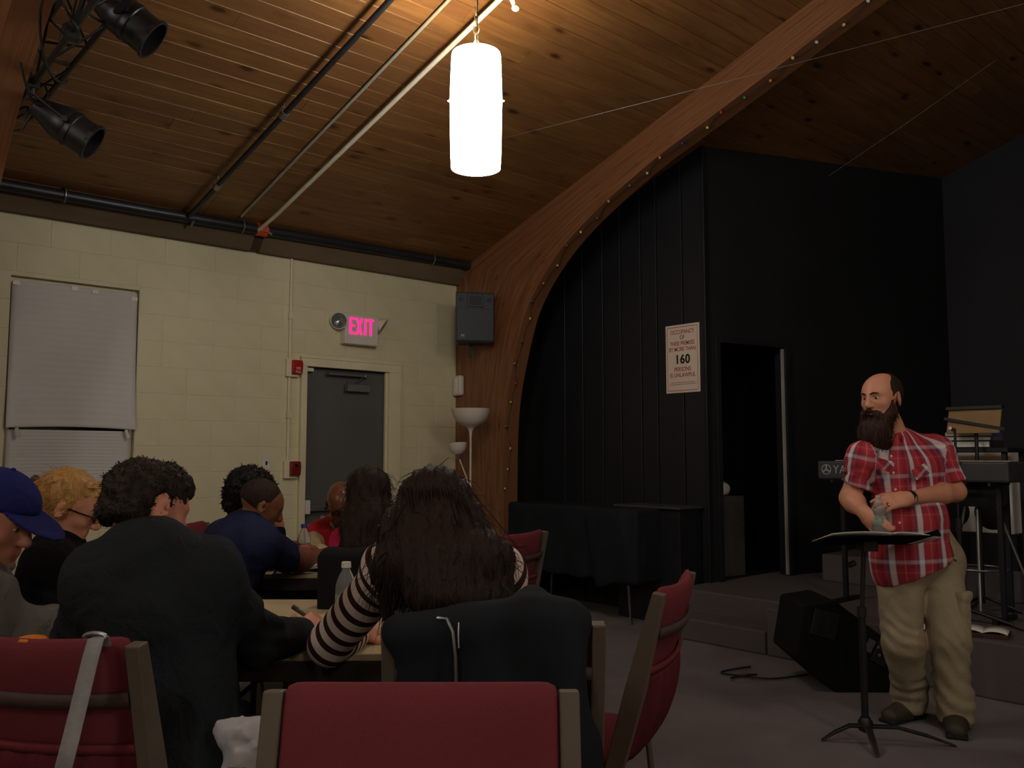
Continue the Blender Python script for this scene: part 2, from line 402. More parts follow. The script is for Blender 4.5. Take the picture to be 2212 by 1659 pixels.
def plank(xc, y0, y1, join=None):
    Lp = y1 - y0; zc = cz(xc); a = -ang if xc < 0 else ang
    if join is not None:
        join.box((xc, (y0 + y1) / 2, zc + .012), (PW - .004, Lp - .003, .03), Ry(a)); return
    key = round(Lp, 2)
    if key not in pm:
        b = G(); hw = PW / 2 - .0008
        b.prism([(-hw, .018), (-hw, -.0095), (-hw + .0035, -.013), (hw - .0035, -.013), (hw, -.0095), (hw, .018)], -key / 2 + .001, key / 2 - .001)
        o = b.build('plank', M['plank']); pm[key] = o.data; bpy.data.objects.remove(o)
    o = bpy.data.objects.new('plank', pm[key]); COL.objects.link(o); o.parent = CEIL
    o.location = (xc, (y0 + y1) / 2, zc + .012); o.rotation_euler = (random.uniform(-.0008, .0008), a + random.uniform(-.004, .004), 0)
st = PW / SL; nrow = int(6.75 / st); far = G(); k = 0
for i in range(nrow):
    xc = XW + .06 + (i + .5) * st
    if xc > -.03: break
    y = .4 + random.choice([0, .6, 1.1, 1.7, 2.3]) - 2.4
    lo = .2 if xc < -3.0 else 3.0
    plank(xc, -6.1, y if y > lo else lo, far) if (y if y > lo else lo) > -6 else None
    y = max(y, lo)
    while y < 9.1:
        Lp = random.choice([1.8, 2.4, 2.4, 3.0, 3.6]); e = min(9.1, y + Lp)
        if xc < -1.2 and k < 298: plank(xc, y, e); k += 1
        else: plank(xc, y, e, far)
        y = e
    plank(-xc, -6.1, 9.1, far)
o = far.build('planks_beyond_view', M['plank'], CEIL); o['kind'] = 'stuff'
# --- timber wall plate between block wall and ceiling
q = N('weathered_plate'); v = q.tex('Object', (1, .3, 1)); n1 = q.noise(v, 3, 5)
q.col(q.ramp(n1, [(.3, srgb(92, 76, 56)), (.7, srgb(120, 102, 78))])); q.set(.7, 0, .3); q.bump(n1, .15, .004); M['plate'] = q.m
g = G(); g.prism([(XW - .05, WT), (XW + .06, WT), (XW + .19, WT + .17), (XW + .19, cz(XW + .19) - .002), (XW - .05, cz(XW - .05) - .002)], -6.0, 3.06)
PL = tag(g.build('trim_2', M['plate'], bevel=.004), 'brown timber plate along the top of the block wall', kind='structure')
g = G(); g.prism([(XW - .05, WT), (XW + .06, WT), (XW + .19, WT + .17), (XW + .19, cz(XW + .19) - .002), (XW - .05, cz(XW - .05) - .002)], 3.14, 5.268)
g.build('plate_length', M['plate'], PL, bevel=.004)
g = G(); g.prism([(XW - .05, WT + .006), (XW + .052, WT + .006), (XW + .18, WT + .17), (XW + .18, cz(XW + .18) - .002), (XW - .05, cz(XW - .05) - .002)], 3.05, 3.15)
g.build('splice_block', MAT('dark_splice', srgb(66, 50, 38), .7), PL)
# ================================================================ PENDANTS
M['shade'] = EMIT('glowing_shade', (1.0, .945, .86, 1), LAMP_E)
M['bulbglow'] = EMIT('bulb_glow', (1.0, .78, .48, 1), LAMP_TOP)
M['brass'] = MAT('pale_chain', srgb(206, 184, 140), .35, .05, 20, metal=.6)
def pendant(x, y, label):
    o = empty('pendant_lamp', (x, y, 2.92), 0, label, 'lamp', 'glowing pendant lamps')
    R0 = .142; Hh = .648
    g = G(); prof = [(R0 * .955, 0), (R0 * .985, .08), (R0 * 1.0, .20), (R0 * 1.02, .385), (R0 * 1.0, .50), (R0 * .97, Hh - .02), (R0 * .95, Hh)]
    g.lathe(prof, 40)
    g.build('shade', M['shade'], o, smooth=True, fix=False)
    g = G(); g.lathe([(R0 * 1.015, .376), (R0 * 1.03, .378), (R0 * 1.03, .386), (R0 * 1.015, .388)], 48, cap=False)
    g.build('shade_seam_band', M['shade'], o, smooth=True)
    for k in (-1, 1):
        g = G(); g.cyl((k * R0 * 1.0 * CA, k * R0 * SA, .382), (k * (R0 + .016) * CA, k * (R0 + .016) * SA, .382), .010, .004, 8); g.build('thumb_screw', M['white'], o, smooth=True)
    g = G(); g.lathe([(.001, .02), (R0 * .95, .02)], 32); g.build('bottom_diffuser', M['shade'], o)
    for k in range(3):
        a = k * 2.094; g = G(); g.sph((.05 * cos(a), .05 * sin(a), .56), (.03, .03, .042), 10); g.build('bulb', M['bulbglow'], o, smooth='all')
    for k in range(3):
        a = k * 2.094 + .5; g = G(); g.tube([(0, 0, Hh + .005), (R0 * .95 * cos(a), R0 * .95 * sin(a), Hh - .01)], .003, 6); g.build('spider_arm', M['brass'], o)
    g = G(); g.cyl((0, 0, .60), (0, 0, Hh + .03), .012, n=10); g.build('socket_stem', M['brass'], o, smooth=True)
    top = cz(x) - 2.92 - (.02 if x == 0 else 0)
    z = Hh + .03; k = 0
    while z < top - .06:
        g = G(); rr = .016 if k < 3 else .009; ln = .05 if k < 3 else .034
        R_ = Rz(.5 + (pi / 2 if k % 2 else 0)) @ Rx(pi / 2)
        pts = [R_ @ np.array((rr * cos(t), (ln / 2 + .004) * sin(t), 0)) + np.array((0, 0, z + ln / 2)) for t in np.linspace(0, 2 * pi, 13)]
        g.tube(pts, .0042 if k < 3 else .0026, 6, cap=False); g.build('chain_link', M['brass'], o, smooth=True); z += ln - .004; k += 1
    g = G(); g.tube([(.004, 0, Hh), (.012, 0, (Hh + top) / 2), (.0, 0, top)], .003, 6); g.build('lamp_cord', M['blackplastic'], o)
    g = G(); g.lathe([(.001, top - .03), (.05, top - .025), (.065, top + .02)], 20); g.build('canopy', M['brass'], o, smooth=True)
pendant(*LAMP_SPOTS[0], 'glowing white cylinder pendant lamp hanging on a chain from the plank ceiling')
pendant(*LAMP_SPOTS[1], 'glowing pendant lamp in the stage side bay across the hall, out of the picture')
pendant(*LAMP_SPOTS[2], 'glowing pendant lamp behind the photographer near the block wall')
pendant(*LAMP_SPOTS[4], 'added glowing pendant lamp under the ridge in the stage side bay, unseen')
pendant(*LAMP_SPOTS[5], 'added glowing pendant lamp under the ridge behind the photographer, unseen')
pendant(*LAMP_SPOTS[3], 'glowing pendant lamp behind the photographer on the far side')

# ================================================================ PIPES
M['darkpipe'] = MAT('dark_steel_pipe', srgb(52, 54, 58), .38, .15, 8, metal=.5)
M['whitepipe'] = MAT('cream_pipe', srgb(214, 208, 186), .45, .05, 8)
M['greypipe'] = MAT('galvanised_conduit', srgb(150, 150, 132), .5, .1, 8)
def up_slope(x0, y0, x1, y1, drop):
    return [(x0, y0, cz(x0) - drop), (x1, y1, cz(x1) - drop)]
o = empty('sprinkler_main', (-6.60, 2.2, 3.19), 0, 'long dark sprinkler pipe running along the wall plate', 'pipe')
g = G(); g.tube([(0.03, -4.0, -.02), (.0, 0, 0.0), (0, 2.5, .03), (0, 3.0, .035)], .042, 16); g.build('pipe', M['darkpipe'], o, smooth=True)
g = G(); g.cyl((0, 3.0, .035), (0, 3.06, .035), .05, n=16); g.build('end_cap', M['darkpipe'], o, smooth=True)
def hanger(y, dz):
    g = G(); pts = [(.052 * cos(t), y + .0, dz + .052 * sin(t)) for t in np.linspace(-pi * .45, pi * 1.1, 14)]
    g.tube(pts, .007, 6); g.tube([(.0, y, dz + .05), (0, y, cz(-6.6) - 3.19)], .004, 6); g.build('strap_hanger', M['steel'], o, smooth=True)
hanger(-.60, 0.0); hanger(2.62, .03); hanger(.72, .01)
g = G(); g.cyl((0, .84, .012), (0, .93, .013), .053, n=16); g.box((0.0, .885, .055), (.03, .085, .05)); g.box((.05, .885, -.0), (.025, .085, .03)); g.build('orange_coupling', M['orange'], o, smooth=True)
g = G(); g.cyl((.05, .91, .0), (.07, .95, -.03), .009, n=8); g.build('coupling_bolt', M['chrome'], o)
def rod(name, pts, r, m, label, extra=None):
    b = np.array(pts[0]); o = empty(name, b, 0, label, 'pipe')
    g = G(); g.tube([np.array(p) - b for p in pts], r, 12); g.build('pipe', m, o, smooth=True)
    return o, b
o, b = rod('sprinkler_branch', [(-6.56, 3.05, cz(-6.56) - .07)] + up_slope(-6.3, 3.07, -3.72, 3.24, .08), .016, M['whitepipe'], 'cream sprinkler pipe climbing the ceiling planks behind the pendant lamp')
e = np.array((-3.72, 3.24, cz(-3.72) - .08)) - b
g = G(); g.cyl(e - (0, .0, 0), e + np.array((.05, 0, .016)), .03, n=12); g.cyl(e + np.array((.02, .02, .0)), e + np.array((.02, .05, -.06)), .02, .014, n=10); g.sph(e + np.array((.022, .06, -.075)), (.026, .026, .02)); g.build('sprinkler_head', M['whitepipe'], o, smooth=True)
rod('conduit', up_slope(-6.5, 2.87, -3.0, 3.06, .02), .011, M['greypipe'], 'thin grey green conduit on the ceiling between the dark and cream pipes')
o, b = rod('dark_pipe', up_slope(-6.52, 2.47, -3.0, 2.74, .075), .019, M['darkpipe'], 'dark pipe climbing the ceiling planks left of the grey conduit')
for xx in (-6.1, -5.2):
    p = np.array((xx, 2.47 + (xx + 6.52) * .0767, cz(xx) - .075)) - b
    g = G(); g.cyl(p - np.array((.025, 0, .008)), p + np.array((.025, 0, .008)), .027, n=12); g.tube([p, p + np.array((0, .0, .075))], .005, 6); g.build('pipe_strap', M['steel'], o, smooth=True)
g = G(); q0 = np.array((-6.54, 2.47, cz(-6.54) - .09)) - b; g.tube([q0 + np.array(((-.04 + .055 * sin(t)), 0.03, -.045 * cos(t))) for t in np.linspace(-1.2, 1.2, 9)], .008, 6); g.build('pipe_hook', M['steel'], o, smooth=True)

# ================================================================ LIGHTING TRUSS AND PAR CANS
TX0, TX1, TY, TZ = -6.25, -1.4, 1.06, 3.34
o = empty('lighting_truss', (TX0, TY, TZ), 0, 'black triangular lighting truss hung under the upper left arch', 'truss')
TRUSS = o; ch = [(0, .0, 0.0), (0, -.02, .21), (0, .17, .12)]
TL = TX1 - TX0
for c in ch: g = G(); g.tube([(0, c[1], c[2] - .0), (TL, c[1], c[2] + .06)], .016, 8); g.build('chord', M['blackmetal'], o, smooth=True)
nb = 16
for i in range(nb):
    x0, x1 = TL * i / nb, TL * (i + 1) / nb; sh = .06 * i / nb
    for a, b in ((0, 1), (1, 2), (2, 0)):
        p, q_ = ch[a], ch[b]
        if i % 2: p, q_ = q_, p
        g = G(); g.tube([(x0, p[1], p[2] + sh), (x1, q_[1], q_[2] + sh)], .0065, 6); g.build('lacing_bar', M['blackmetal'], o, smooth=True)
for xx in (.15, 2.6, 4.6): g = G(); g.tube([(xx, 0, .2), (xx, -.1, cz(TX0 + xx) - TZ - .25)], .007, 6); g.build('truss_hanger', M['steel'], o)
def par(tx, tilt, yaw, dx, dy, dz, label):
    o = empty('par_can', (tx, TY, TZ), 0, label, 'stage light', 'par cans on the truss')
    c = np.array((dx, dy, dz)); R = Rz(yaw) @ Rx(pi / 2 + tilt)        # can axis = local z, pointing forward(+y) and down
    R = Rz(yaw) @ Rx(-(pi / 2 + tilt))
    prof = [(.001, -.16), (.055, -.16), (.062, -.13), (.088, -.05), (.098, -.02), (.1, .02), (.098, .03), (.104, .04), (.104, .065), (.098, .07), (.098, .16), (.108, .165), (.108, .18), (.094, .18), (.09, .06), (.02, .0)]
    g = G(); g.lathe(prof, 28, c, R); g.build('can', M['blackmetal'], o, smooth=True)
    g = G(); g.lathe([(.001, .10), (.06, .095), (.091, .085)], 24, c, R); g.build('lens', MAT('lens_glass', srgb(120, 122, 124), .15, .1, 20, spec=.7), o, smooth=True)
    for k in (-1, 1): g = G(); g.box(c + R @ np.array((k * .11, 0, .17)), (.012, .05, .02), R); g.build('filter_clip', M['blackmetal'], o)
    a1 = c + R @ np.array((.118, 0, .03)); a2 = c + R @ np.array((-.118, 0, .03)); top = np.array((0, .0, .02)); m = c + np.array((0, -.16, .10))
    for s_, aa in ((1, a1), (-1, a2)):
        k1 = m + Rz(yaw) @ np.array((.118 * s_, 0, 0)); g = G(); g.bar(aa, k1, .006, .034, R @ np.array((1, 0, 0))); g.build('yoke_arm', M['blackmetal'], o)
        g = G(); g.cyl(aa, aa + R @ np.array((.02 * s_, 0, 0)), .016, n=10); g.build('yoke_knob', M['blackmetal'], o, smooth=True)
    g = G(); g.bar(m + Rz(yaw) @ np.array((.118, 0, 0)), m + Rz(yaw) @ np.array((-.118, 0, 0)), .006, .034); g.build('yoke_bridge', M['blackmetal'], o)
    g = G(); g.tube([m, top], .012, 8); g.box(top, (.05, .06, .07)); g.build('hook_clamp', M['blackmetal'], o, smooth=True)
    g = G(); e = c + R @ np.array((0, 0, -.16)); g.tube([e, e + np.array((-.08, -.05, -.12)), e + np.array((-.22, -.08, -.10)), np.array((-.25, 0, .02))], .006, 6); g.build('power_lead', M['blackplastic'], o, smooth=True)
par(-4.36, .62, -.42, .02, .22, .17, 'upper black par can stage light with pale lens pointing to the right')
par(-5.10, .55, -.42, .0, .16, -.17, 'lower black par can stage light near the left edge')
for k in range(5):
    x0 = -5.9 + k * .55; p = [(x0 + t * .5 + .04 * sin(7 * t + k), TY - .02 + .12 * sin(3.1 * t + k), TZ + .02 + .1 * sin(4 * t + 2 * k) - .12 * t * (1 - t)) for t in np.linspace(0, 1, 12)]
    g = G(); g.tube([np.array(q_) - np.array((TX0, TY, TZ)) for q_ in p], .0065, 6); g.build('cable_loop', M['blackplastic'], TRUSS, smooth=True)

# ================================================================ WINDOW WITH PAPER SHADES
q = N('pleated_paper'); v = q.tex('Object'); sp = q.n('ShaderNodeSeparateXYZ'); q.l(v, sp.inputs[0])
q.col(q.mix(q.noise(v, 3, 3), srgb(196, 192, 188), srgb(212, 208, 204))); q.set(.9, 0, .15); M['pleat'] = q.m
o = empty('window_1', (XW - .08, (WIN[0] + WIN[1]) / 2, WIN[2]), 0); tag(o, 'recessed window in the block wall covered by paper shades', kind='structure')
ww, wh = WIN[1] - WIN[0], WIN[3] - WIN[2]
for k in (-1, 1): g = G(); g.box((0.0, k * (ww / 2 - .02), wh / 2), (.05, .04, wh)); g.build('window_frame', M['cream'], o, bevel=.004)
for z in (.02, wh - .02): g = G(); g.box((0, 0, z), (.05, ww - .08, .04)); g.build('window_frame', M['cream'], o, bevel=.004)
g = G(); g.box((-.02, 0, wh / 2), (.008, ww - .08, wh - .08)); g.build('pane', M['glassdark'], o)
g = G(); g.box((.055, 0, -.015), (.14, ww - .01, .03)); g.build('window_sill', M['cream'], o, bevel=.004)
def shade(z0, z1, out, w0, name_label, skew, curl):
    o = empty('paper_shade', (XW + out, (WIN[0] + WIN[1]) / 2, z0), 0, name_label, 'window shade')
    g = G(); Hs = z1 - z0; npl = 22; nv = npl * 4; nu = 24
    def fn(u, v):
        y = (u - .5) * w0 * (1 + .02 * (1 - v)) + skew * (1 - v)
        z = v * Hs + .014 * sin(u * 3.1) * (1 - v) - .02 * (u - .5) * 0
        ph = (v * npl) % 1.0; x = .0018 * (1 - abs(2 * ph - 1)) * 2 * min(1, 6 * u, 6 * (1 - u))
        x += curl * max(0, abs(u - .5) * 2 - .78) ** 1.3 * (1 - v) ** 2.0 * 4 + .012 * (1 - v) ** 3 + .003 * sin(9 * u + 5 * v)
        return (x, y, z)
    g.sheet(None, nu, nv, fn); g.build('pleated_sheet', M['pleat'], o, smooth='all', solid=.0015)
    return o
o = shade(1.545, 2.585, -.012, .845, 'upper white pleated paper shade clipped at its bottom corners', .0, .06)
for yy, zz in ((-.40, 1.02), (.40, 1.00), (-.02, 1.025), (.12, 1.02)):
    g = G(); g.box((.008, yy, zz), (.006, .045, .03)); g.build('tape_tab', M['paper'], o)
for yy in (-.36, .37):
    g = G(); g.bar((.02, yy, .0), (.03, yy + .02, -.06), .012, .02); g.build('clip', M['white'], o)
shade(.98, 1.535, -.03, .82, 'lower white pleated paper shade hanging under the upper one', .0, .02)

# ================================================================ DOOR, FRAME AND HARDWARE
o = empty('door_1', (XW, (DOOR[0] + DOOR[1]) / 2, 0), 0); tag(o, 'grey steel exit door with closer in a cream frame', kind='structure')
dwid = DOOR[1] - DOOR[0]
g = G(); g.box((-.055, 0, DOOR[2] / 2), (.045, dwid - .012, DOOR[2] - .01)); leaf = g.build('door_leaf', M['doorgrey'], o, bevel=.003)
for k in (-1, 1):
    wd = .055 if k < 0 else .13
    g = G(); g.box((.005, k * (dwid / 2 + wd / 2), (DOOR[2] + .06) / 2), (.07, wd, DOOR[2] + .06)); g.build('door_jamb', M['cream'], o, bevel=.004)
g = G(); g.box((.0, dwid / 2 - .012, DOOR[2] / 2), (.03, .024, DOOR[2])); g.build('door_stop', M['cream'], o, bevel=.003)
g = G(); g.box((.006, .035, DOOR[2] + .035), (.075, dwid + .19, .07)); g.build('door_head', M['cream'], o, bevel=.004)
g = G(); g.box((.02, .035, DOOR[2] + .078), (.05, dwid + .2, .014)); g.build('head_drip', M['cream'], o, bevel=.003)
zc = DOOR[2] - .05
g = G(); g.box((.012, -.02, zc), (.03, .40, .022)); cl = g.build('closer_track', M['steel'], o, bevel=.003)
g = G(); g.box((-.0, .10, zc - .115), (.06, .24, .065)); g.build('closer_body', MAT('closer_grey', srgb(104, 104, 102), .45), o, bevel=.006)
g = G(); g.box((.03, -.03, zc - .105), (.02, .012, .09)); g.build('closer_lug', M['chrome'], o)
g = G(); g.bar((.03, .06, zc - .07), (.02, .17, zc), .014, .006); g.build('closer_arm', M['steel'], o)
for yy in (-.22, .18): g = G(); g.box((.03, yy, zc), (.012, .012, .034)); g.build('track_end', M['chrome'], o)
g = G(); g.box((-.01, -.38, zc + .025), (.05, .06, .03)); g.build('top_bracket', M['white'], o)
g = G(); g.box((.0, 0.0, .90), (.06, dwid - .06, .055)); g.build('push_bar', M['steel'], o, bevel=.008)
g = G(); g.box((.0, -dwid / 2 + .03, .91), (.07, .05, .12)); g.build('push_bar_end', M['white'], o, bevel=.008)

# ================================================================ EXIT SIGN
M['exitred'] = EMIT('lit_exit_letters', (1.0, .02, .22, 1), 1.6)
o = empty('exit_sign', (XW, 4.125, 2.35), 0, 'white EXIT sign with pink red letters and two emergency lamp heads', 'sign')
g = G(); g.box((.045, 0, .132), (.09, .345, .264)); g.build('housing', M['white'], o, bevel=.006)
def text_mesh(name, s, size, mat, parent, loc, R, extr=.001, sx=1.0, align='CENTER', sp=1.0, bold=0.0):
    cu = bpy.data.curves.new(name, 'FONT'); cu.body = s; cu.size = size; cu.align_x = align; cu.align_y = 'CENTER'; cu.extrude = extr; cu.space_character = sp; cu.offset = bold
    t = bpy.data.objects.new('tmp_text', cu); COL.objects.link(t); dg = bpy.context.evaluated_depsgraph_get()
    me = bpy.data.meshes.new_from_object(t.evaluated_get(dg)); bpy.data.objects.remove(t)
    co = np.empty(len(me.vertices) * 3, np.float32); me.vertices.foreach_get('co', co); co = co.reshape(-1, 3); co[:, 0] *= sx
    co = co @ np.array(R).T + np.array(loc); me.vertices.foreach_set('co', co.astype(np.float32).ravel()); me.update(); me.materials.clear(); me.name = name
    return link_mesh(name, me, mat, parent)
RW = np.array([[0, 0, 1.], [1, 0, 0], [0, 1, 0]])          # text x -> +Y room, text y -> +Z, faces +X
g = G()
def stroke(a, b, wd=.02): g.bar((.092, a[0], a[1]), (.092, b[0], b[1]), wd, .006, (1, 0, 0))
lh = .15; z0 = .09
for yy, ch_ in ((-.095, 'E'), (-.028, 'X'), (.036, 'I'), (.088, 'T')):
    g = G(); h2 = .024
    if ch_ == 'E':
        stroke((yy - h2, z0), (yy - h2, z0 + lh))
        for zz in (z0 + .01, z0 + lh / 2, z0 + lh - .01): stroke((yy - h2, zz), (yy + h2, zz), .018)
    elif ch_ == 'X': stroke((yy - h2, z0), (yy + h2, z0 + lh)); stroke((yy + h2, z0), (yy - h2, z0 + lh))
    elif ch_ == 'I': stroke((yy, z0), (yy, z0 + lh))
    else: stroke((yy + .004, z0), (yy + .004, z0 + lh)); stroke((yy - h2 - .004, z0 + lh - .01), (yy + h2 + .012, z0 + lh - .01), .018)
    g.build('letter', M['exitred'], o)
def head(yy, out, yaw, tilt):
    R = Rz(yaw) @ Ry(pi / 2 + tilt); c = np.array((out, yy, .20))
    g = G(); g.lathe([(.001, -.07), (.035, -.065), (.06, -.035), (.073, .0), (.078, .012), (.07, .014)], 24, c, R); h_ = g.build('lamp_head', M['white'], o, smooth=True)
    g = G(); g.lathe([(.069, .012), (.05, -.012), (.001, -.028)], 24, c, R); g.build('reflector', M['chrome'], h_, smooth=True)
    g = G(); g.lathe([(.069, .013), (.001, .016)], 24, c, R); g.build('lens', MAT('grey_lens', srgb(120, 125, 125), .12, .1, 10, spec=.7, Alpha=.45), h_, smooth=True)
    g = G(); g.cyl(c + R @ np.array((0, 0, -.05)), (.05, yy * .75, .17), .014, n=10); g.build('swivel', M['white'], o, smooth=True)
head(-.225, .075, -.75, .25); head(.235, .06, .95, .55)

# ================================================================ ALARMS, CONDUIT, SWITCH
def alarm(z, label, strobe):
    o = empty('fire_alarm', (XW, 3.50, z), 0, label, 'alarm')
    g = G(); g.box((.02, -.02, 0), (.04, .115, .15)); g.build('back_box', M['cream'], o, bevel=.004)
    g = G(); g.prism([(.04, -.06), (.075, -.045), (.085, .03), (.07, .068), (.04, .07)], -.035, .055); f = g.build('cover', M['red'] if not strobe else MAT('dark_red_alarm', srgb(120, 30, 26), .4), o, bevel=.005)
    if not strobe:
        text_mesh('lettering', 'FIRE', .03, M['white'], f, (.0835, .01, -.005), RW, sx=.8); text_mesh('lettering', 'PULL', .03, M['white'], f, (.0815, .01, -.035), RW, sx=.8)
    g = G(); g.box((.082, .01, .035), (.01, .03, .025)); g.build('lens' if strobe else 'handle', M['glassdark'] if strobe else M['red'], f)
alarm(2.10, 'red fire alarm pull box beside the exit door, upper one', False); alarm(1.235, 'dark red fire alarm box below the pull box beside the door', True)
g = G(); g.tube([(XW + .014, 3.46, 1.31), (XW + .014, 3.46, 2.03)], .011, 8); g.tube([(XW + .014, 3.46, 2.17), (XW + .014, 3.46, 2.6), (XW + .014, 3.46, WT)], .011, 8)
for zz in (2.55, 1.7): g.box((XW + .014, 3.46, zz), (.03, .04, .05))
tag(g.build('wall_conduit', M['cream'], smooth=True), 'cream conduit rising from the fire alarm boxes to the wall plate', 'conduit')
o = empty('light_switch', (XW, 3.27, 1.29), 0, 'white light switch plate left of the fire alarm', 'switch')
g = G(); g.box((.004, 0, 0), (.008, .075, .12)); g.build('plate', M['white'], o, bevel=.003)
g = G(); g.box((.012, 0, 0), (.014, .012, .028), Ry(.4)); g.build('toggle', M['blackplastic'], o)

# ================================================================ WALL SPEAKER, BOX ON THE BEAM, TORCHIERE
o = empty('wall_speaker', (-6.30, 5.08, 2.40), radians(62), 'dark grey loudspeaker hung on the foot of the wood arch', 'speaker')
M['spk'] = MAT('speaker_grey', srgb(46, 50, 57), .5, .08, 60, .1)
g = G(); g.prism([(-.185, -.12), (.185, -.12), (.13, .14), (-.13, .14)], 0, .47, np.array([[1, 0, 0], [0, 0, 1], [0, 1, 0]]).T, (0, 0, 0)); g.build('cabinet', M['spk'], o, bevel=.012)
g = G(); g.box((0, -.125, .165), (.345, .012, .30)); g.build('grille', M['spk'], o, bevel=.004)
g = G(); g.box((0, -.122, .39), (.15, .02, .12)); hn = g.build('horn_frame', M['spk'], o, bevel=.004)
g = G(); g.prism([(-.06, -.11), (.06, -.11), (.025, -.03), (-.025, -.03)], .345, .435, np.array([[1, 0, 0], [0, 0, 1], [0, 1, 0]]).T); g.build('horn_throat', M['blackplastic'], hn)
g = G(); g.box((0, -.134, .39), (.115, .004, .085)); g.build('horn_mouth', M['black'], hn)
for k in (-1, 1): g = G(); g.cyl((k * .135, -.118, .40), (k * .135, -.128, .40), .022, n=14); g.build('port', M['black'], o)
text_mesh('badge', 'M', .045, M['white'], o, (-.12, -.133, .055), np.array([[1, 0, 0], [0, 0, -1.], [0, 1, 0]]))
g = G(); g.bar((.0, .1, .24), (.10, .30, .24), .05, .02); g.bar((0, .1, .02), (0, .12, -.12), .07, .03); g.build('wall_bracket', M['blackmetal'], o)
g = G(); g.tube([(-.05, .0, .47), (-.06, .02, .58), (-.08, .05, .66)], .004, 6); g.build('safety_wire', M['steel'], o)
o = empty('sensor_box', (-6.72, 5.27, 2.04), 0, 'small white sensor box on the foot of the wood arch', 'sensor')
g = G(); g.box((0, -.03, 0), (.12, .06, .20)); g.build('case', M['white'], o, bevel=.02, seg=3)
g = G(); g.box((.0, -.062, .0), (.03, .006, .15)); g.build('window', M['paper'], o, bevel=.002)
o = empty('torchiere_lamp', (-6.163, 4.95, 0), 0, 'unlit torchiere floor lamp with white bowl and small reading arm', 'floor lamp')
M['frost'] = MAT('frosted_bowl', srgb(214, 205, 192), .5, .04, 6)
g = G(); g.lathe([(.001, .0), (.15, .0), (.15, .015), (.12, .03), (.02, .045)], 28); g.build('base', M['steel'], o, smooth=True)
g = G(); g.cyl((0, 0, .03), (0, 0, 1.55), .0095, n=10); g.build('pole', M['white'], o, smooth=True)
g = G(); g.lathe([(.011, 1.52), (.016, 1.57), (.035, 1.605), (.06, 1.62)], 24); g.build('neck', M['white'], o, smooth=True)
g = G(); pr = [(.055, 1.618), (.10, 1.635), (.14, 1.672), (.165, 1.72), (.178, 1.777)]; g.lathe(pr + [(r - .006, z + .003) for r, z in pr[::-1]], 36); g.build('bowl', M['frost'], o, smooth=True)
g = G(); g.tube([(0, 0, 1.02), (-.05, -.01, 1.16), (-.13, -.03, 1.33)], .006, 8); ra = g.build('reading_arm', M['white'], o, smooth=True)
g = G(); g.lathe([(.022, 0), (.03, .03), (.012, .05)], 14, (-.14, -.03, 1.32)); g.build('reading_socket', M['steel'], ra, smooth=True)
g = G(); pr = [(.03, .0), (.06, .02), (.082, .055), (.092, .10)]; g.lathe(pr + [(r - .005, z + .003) for r, z in pr[::-1]], 24, (-.145, -.03, 1.365), Ry(-.12)); g.build('reading_shade', M['frost'], ra, smooth=True)

# ================================================================ OCCUPANCY SIGN
o = empty('occupancy_sign', (-4.525, YS - .003, 1.885), 0, 'white occupancy notice with red lettering and a black 160', 'sign')
RS = np.array([[1, 0, 0], [0, 0, -1.], [0, 1, 0]])          # faces -Y
M['signwhite'] = MAT('sign_white', srgb(226, 208, 190), .5, .03, 6)
M['signred'] = MAT('sign_red', srgb(168, 74, 66), .6, .1, 30); M['signblack'] = MAT('sign_black', srgb(28, 26, 22), .6, 0)
SW_, SH_ = .355, .585
g = G(); g.box((0, -.003, SH_ / 2), (SW_, .006, SH_)); g.build('plate', M['signwhite'], o, bevel=.002)
for a, b in (((-1, -1), (1, -1)), ((-1, 1), (1, 1)), ((-1, -1), (-1, 1)), ((1, -1), (1, 1))):
    g = G(); g.bar((a[0] * (SW_ / 2 - .02), -.0065, SH_ / 2 + a[1] * (SH_ / 2 - .02)), (b[0] * (SW_ / 2 - .02), -.0065, SH_ / 2 + b[1] * (SH_ / 2 - .02)), .005 if a[1] == b[1] else .003, .001, (0, 1, 0)); g.build('border_line', M['signred'], o)
for s, z, sz, sx, m in (('OCCUPANCY', .52, .05, .8, 'signred'), ('OF', .473, .05, .8, 'signred'), ('THESE PREMISES', .422, .05, .72, 'signred'), ('BY MORE THAN', .372, .05, .78, 'signred'),
                     ('PERSONS', .20, .05, .85, 'signred'), ('IS UNLAWFUL', .15, .05, .85, 'signred')):
    text_mesh('lettering', s, sz, M[m], o, (0, -.0068, z), RS, .0004, sx, bold=.0006)
for d_ in (-.006, .0, .006): pass
t = text_mesh('number', '160', .105, M['signblack'], o, (0, -.0068, .283), RS, .0006, .95, sp=1.08, bold=.0032)
for z in (.088, .072): g = G(); g.box((0, -.0066, z), (.25 if z > .08 else .28, .0008, .004)); g.build('small_print', M['signred'], o)

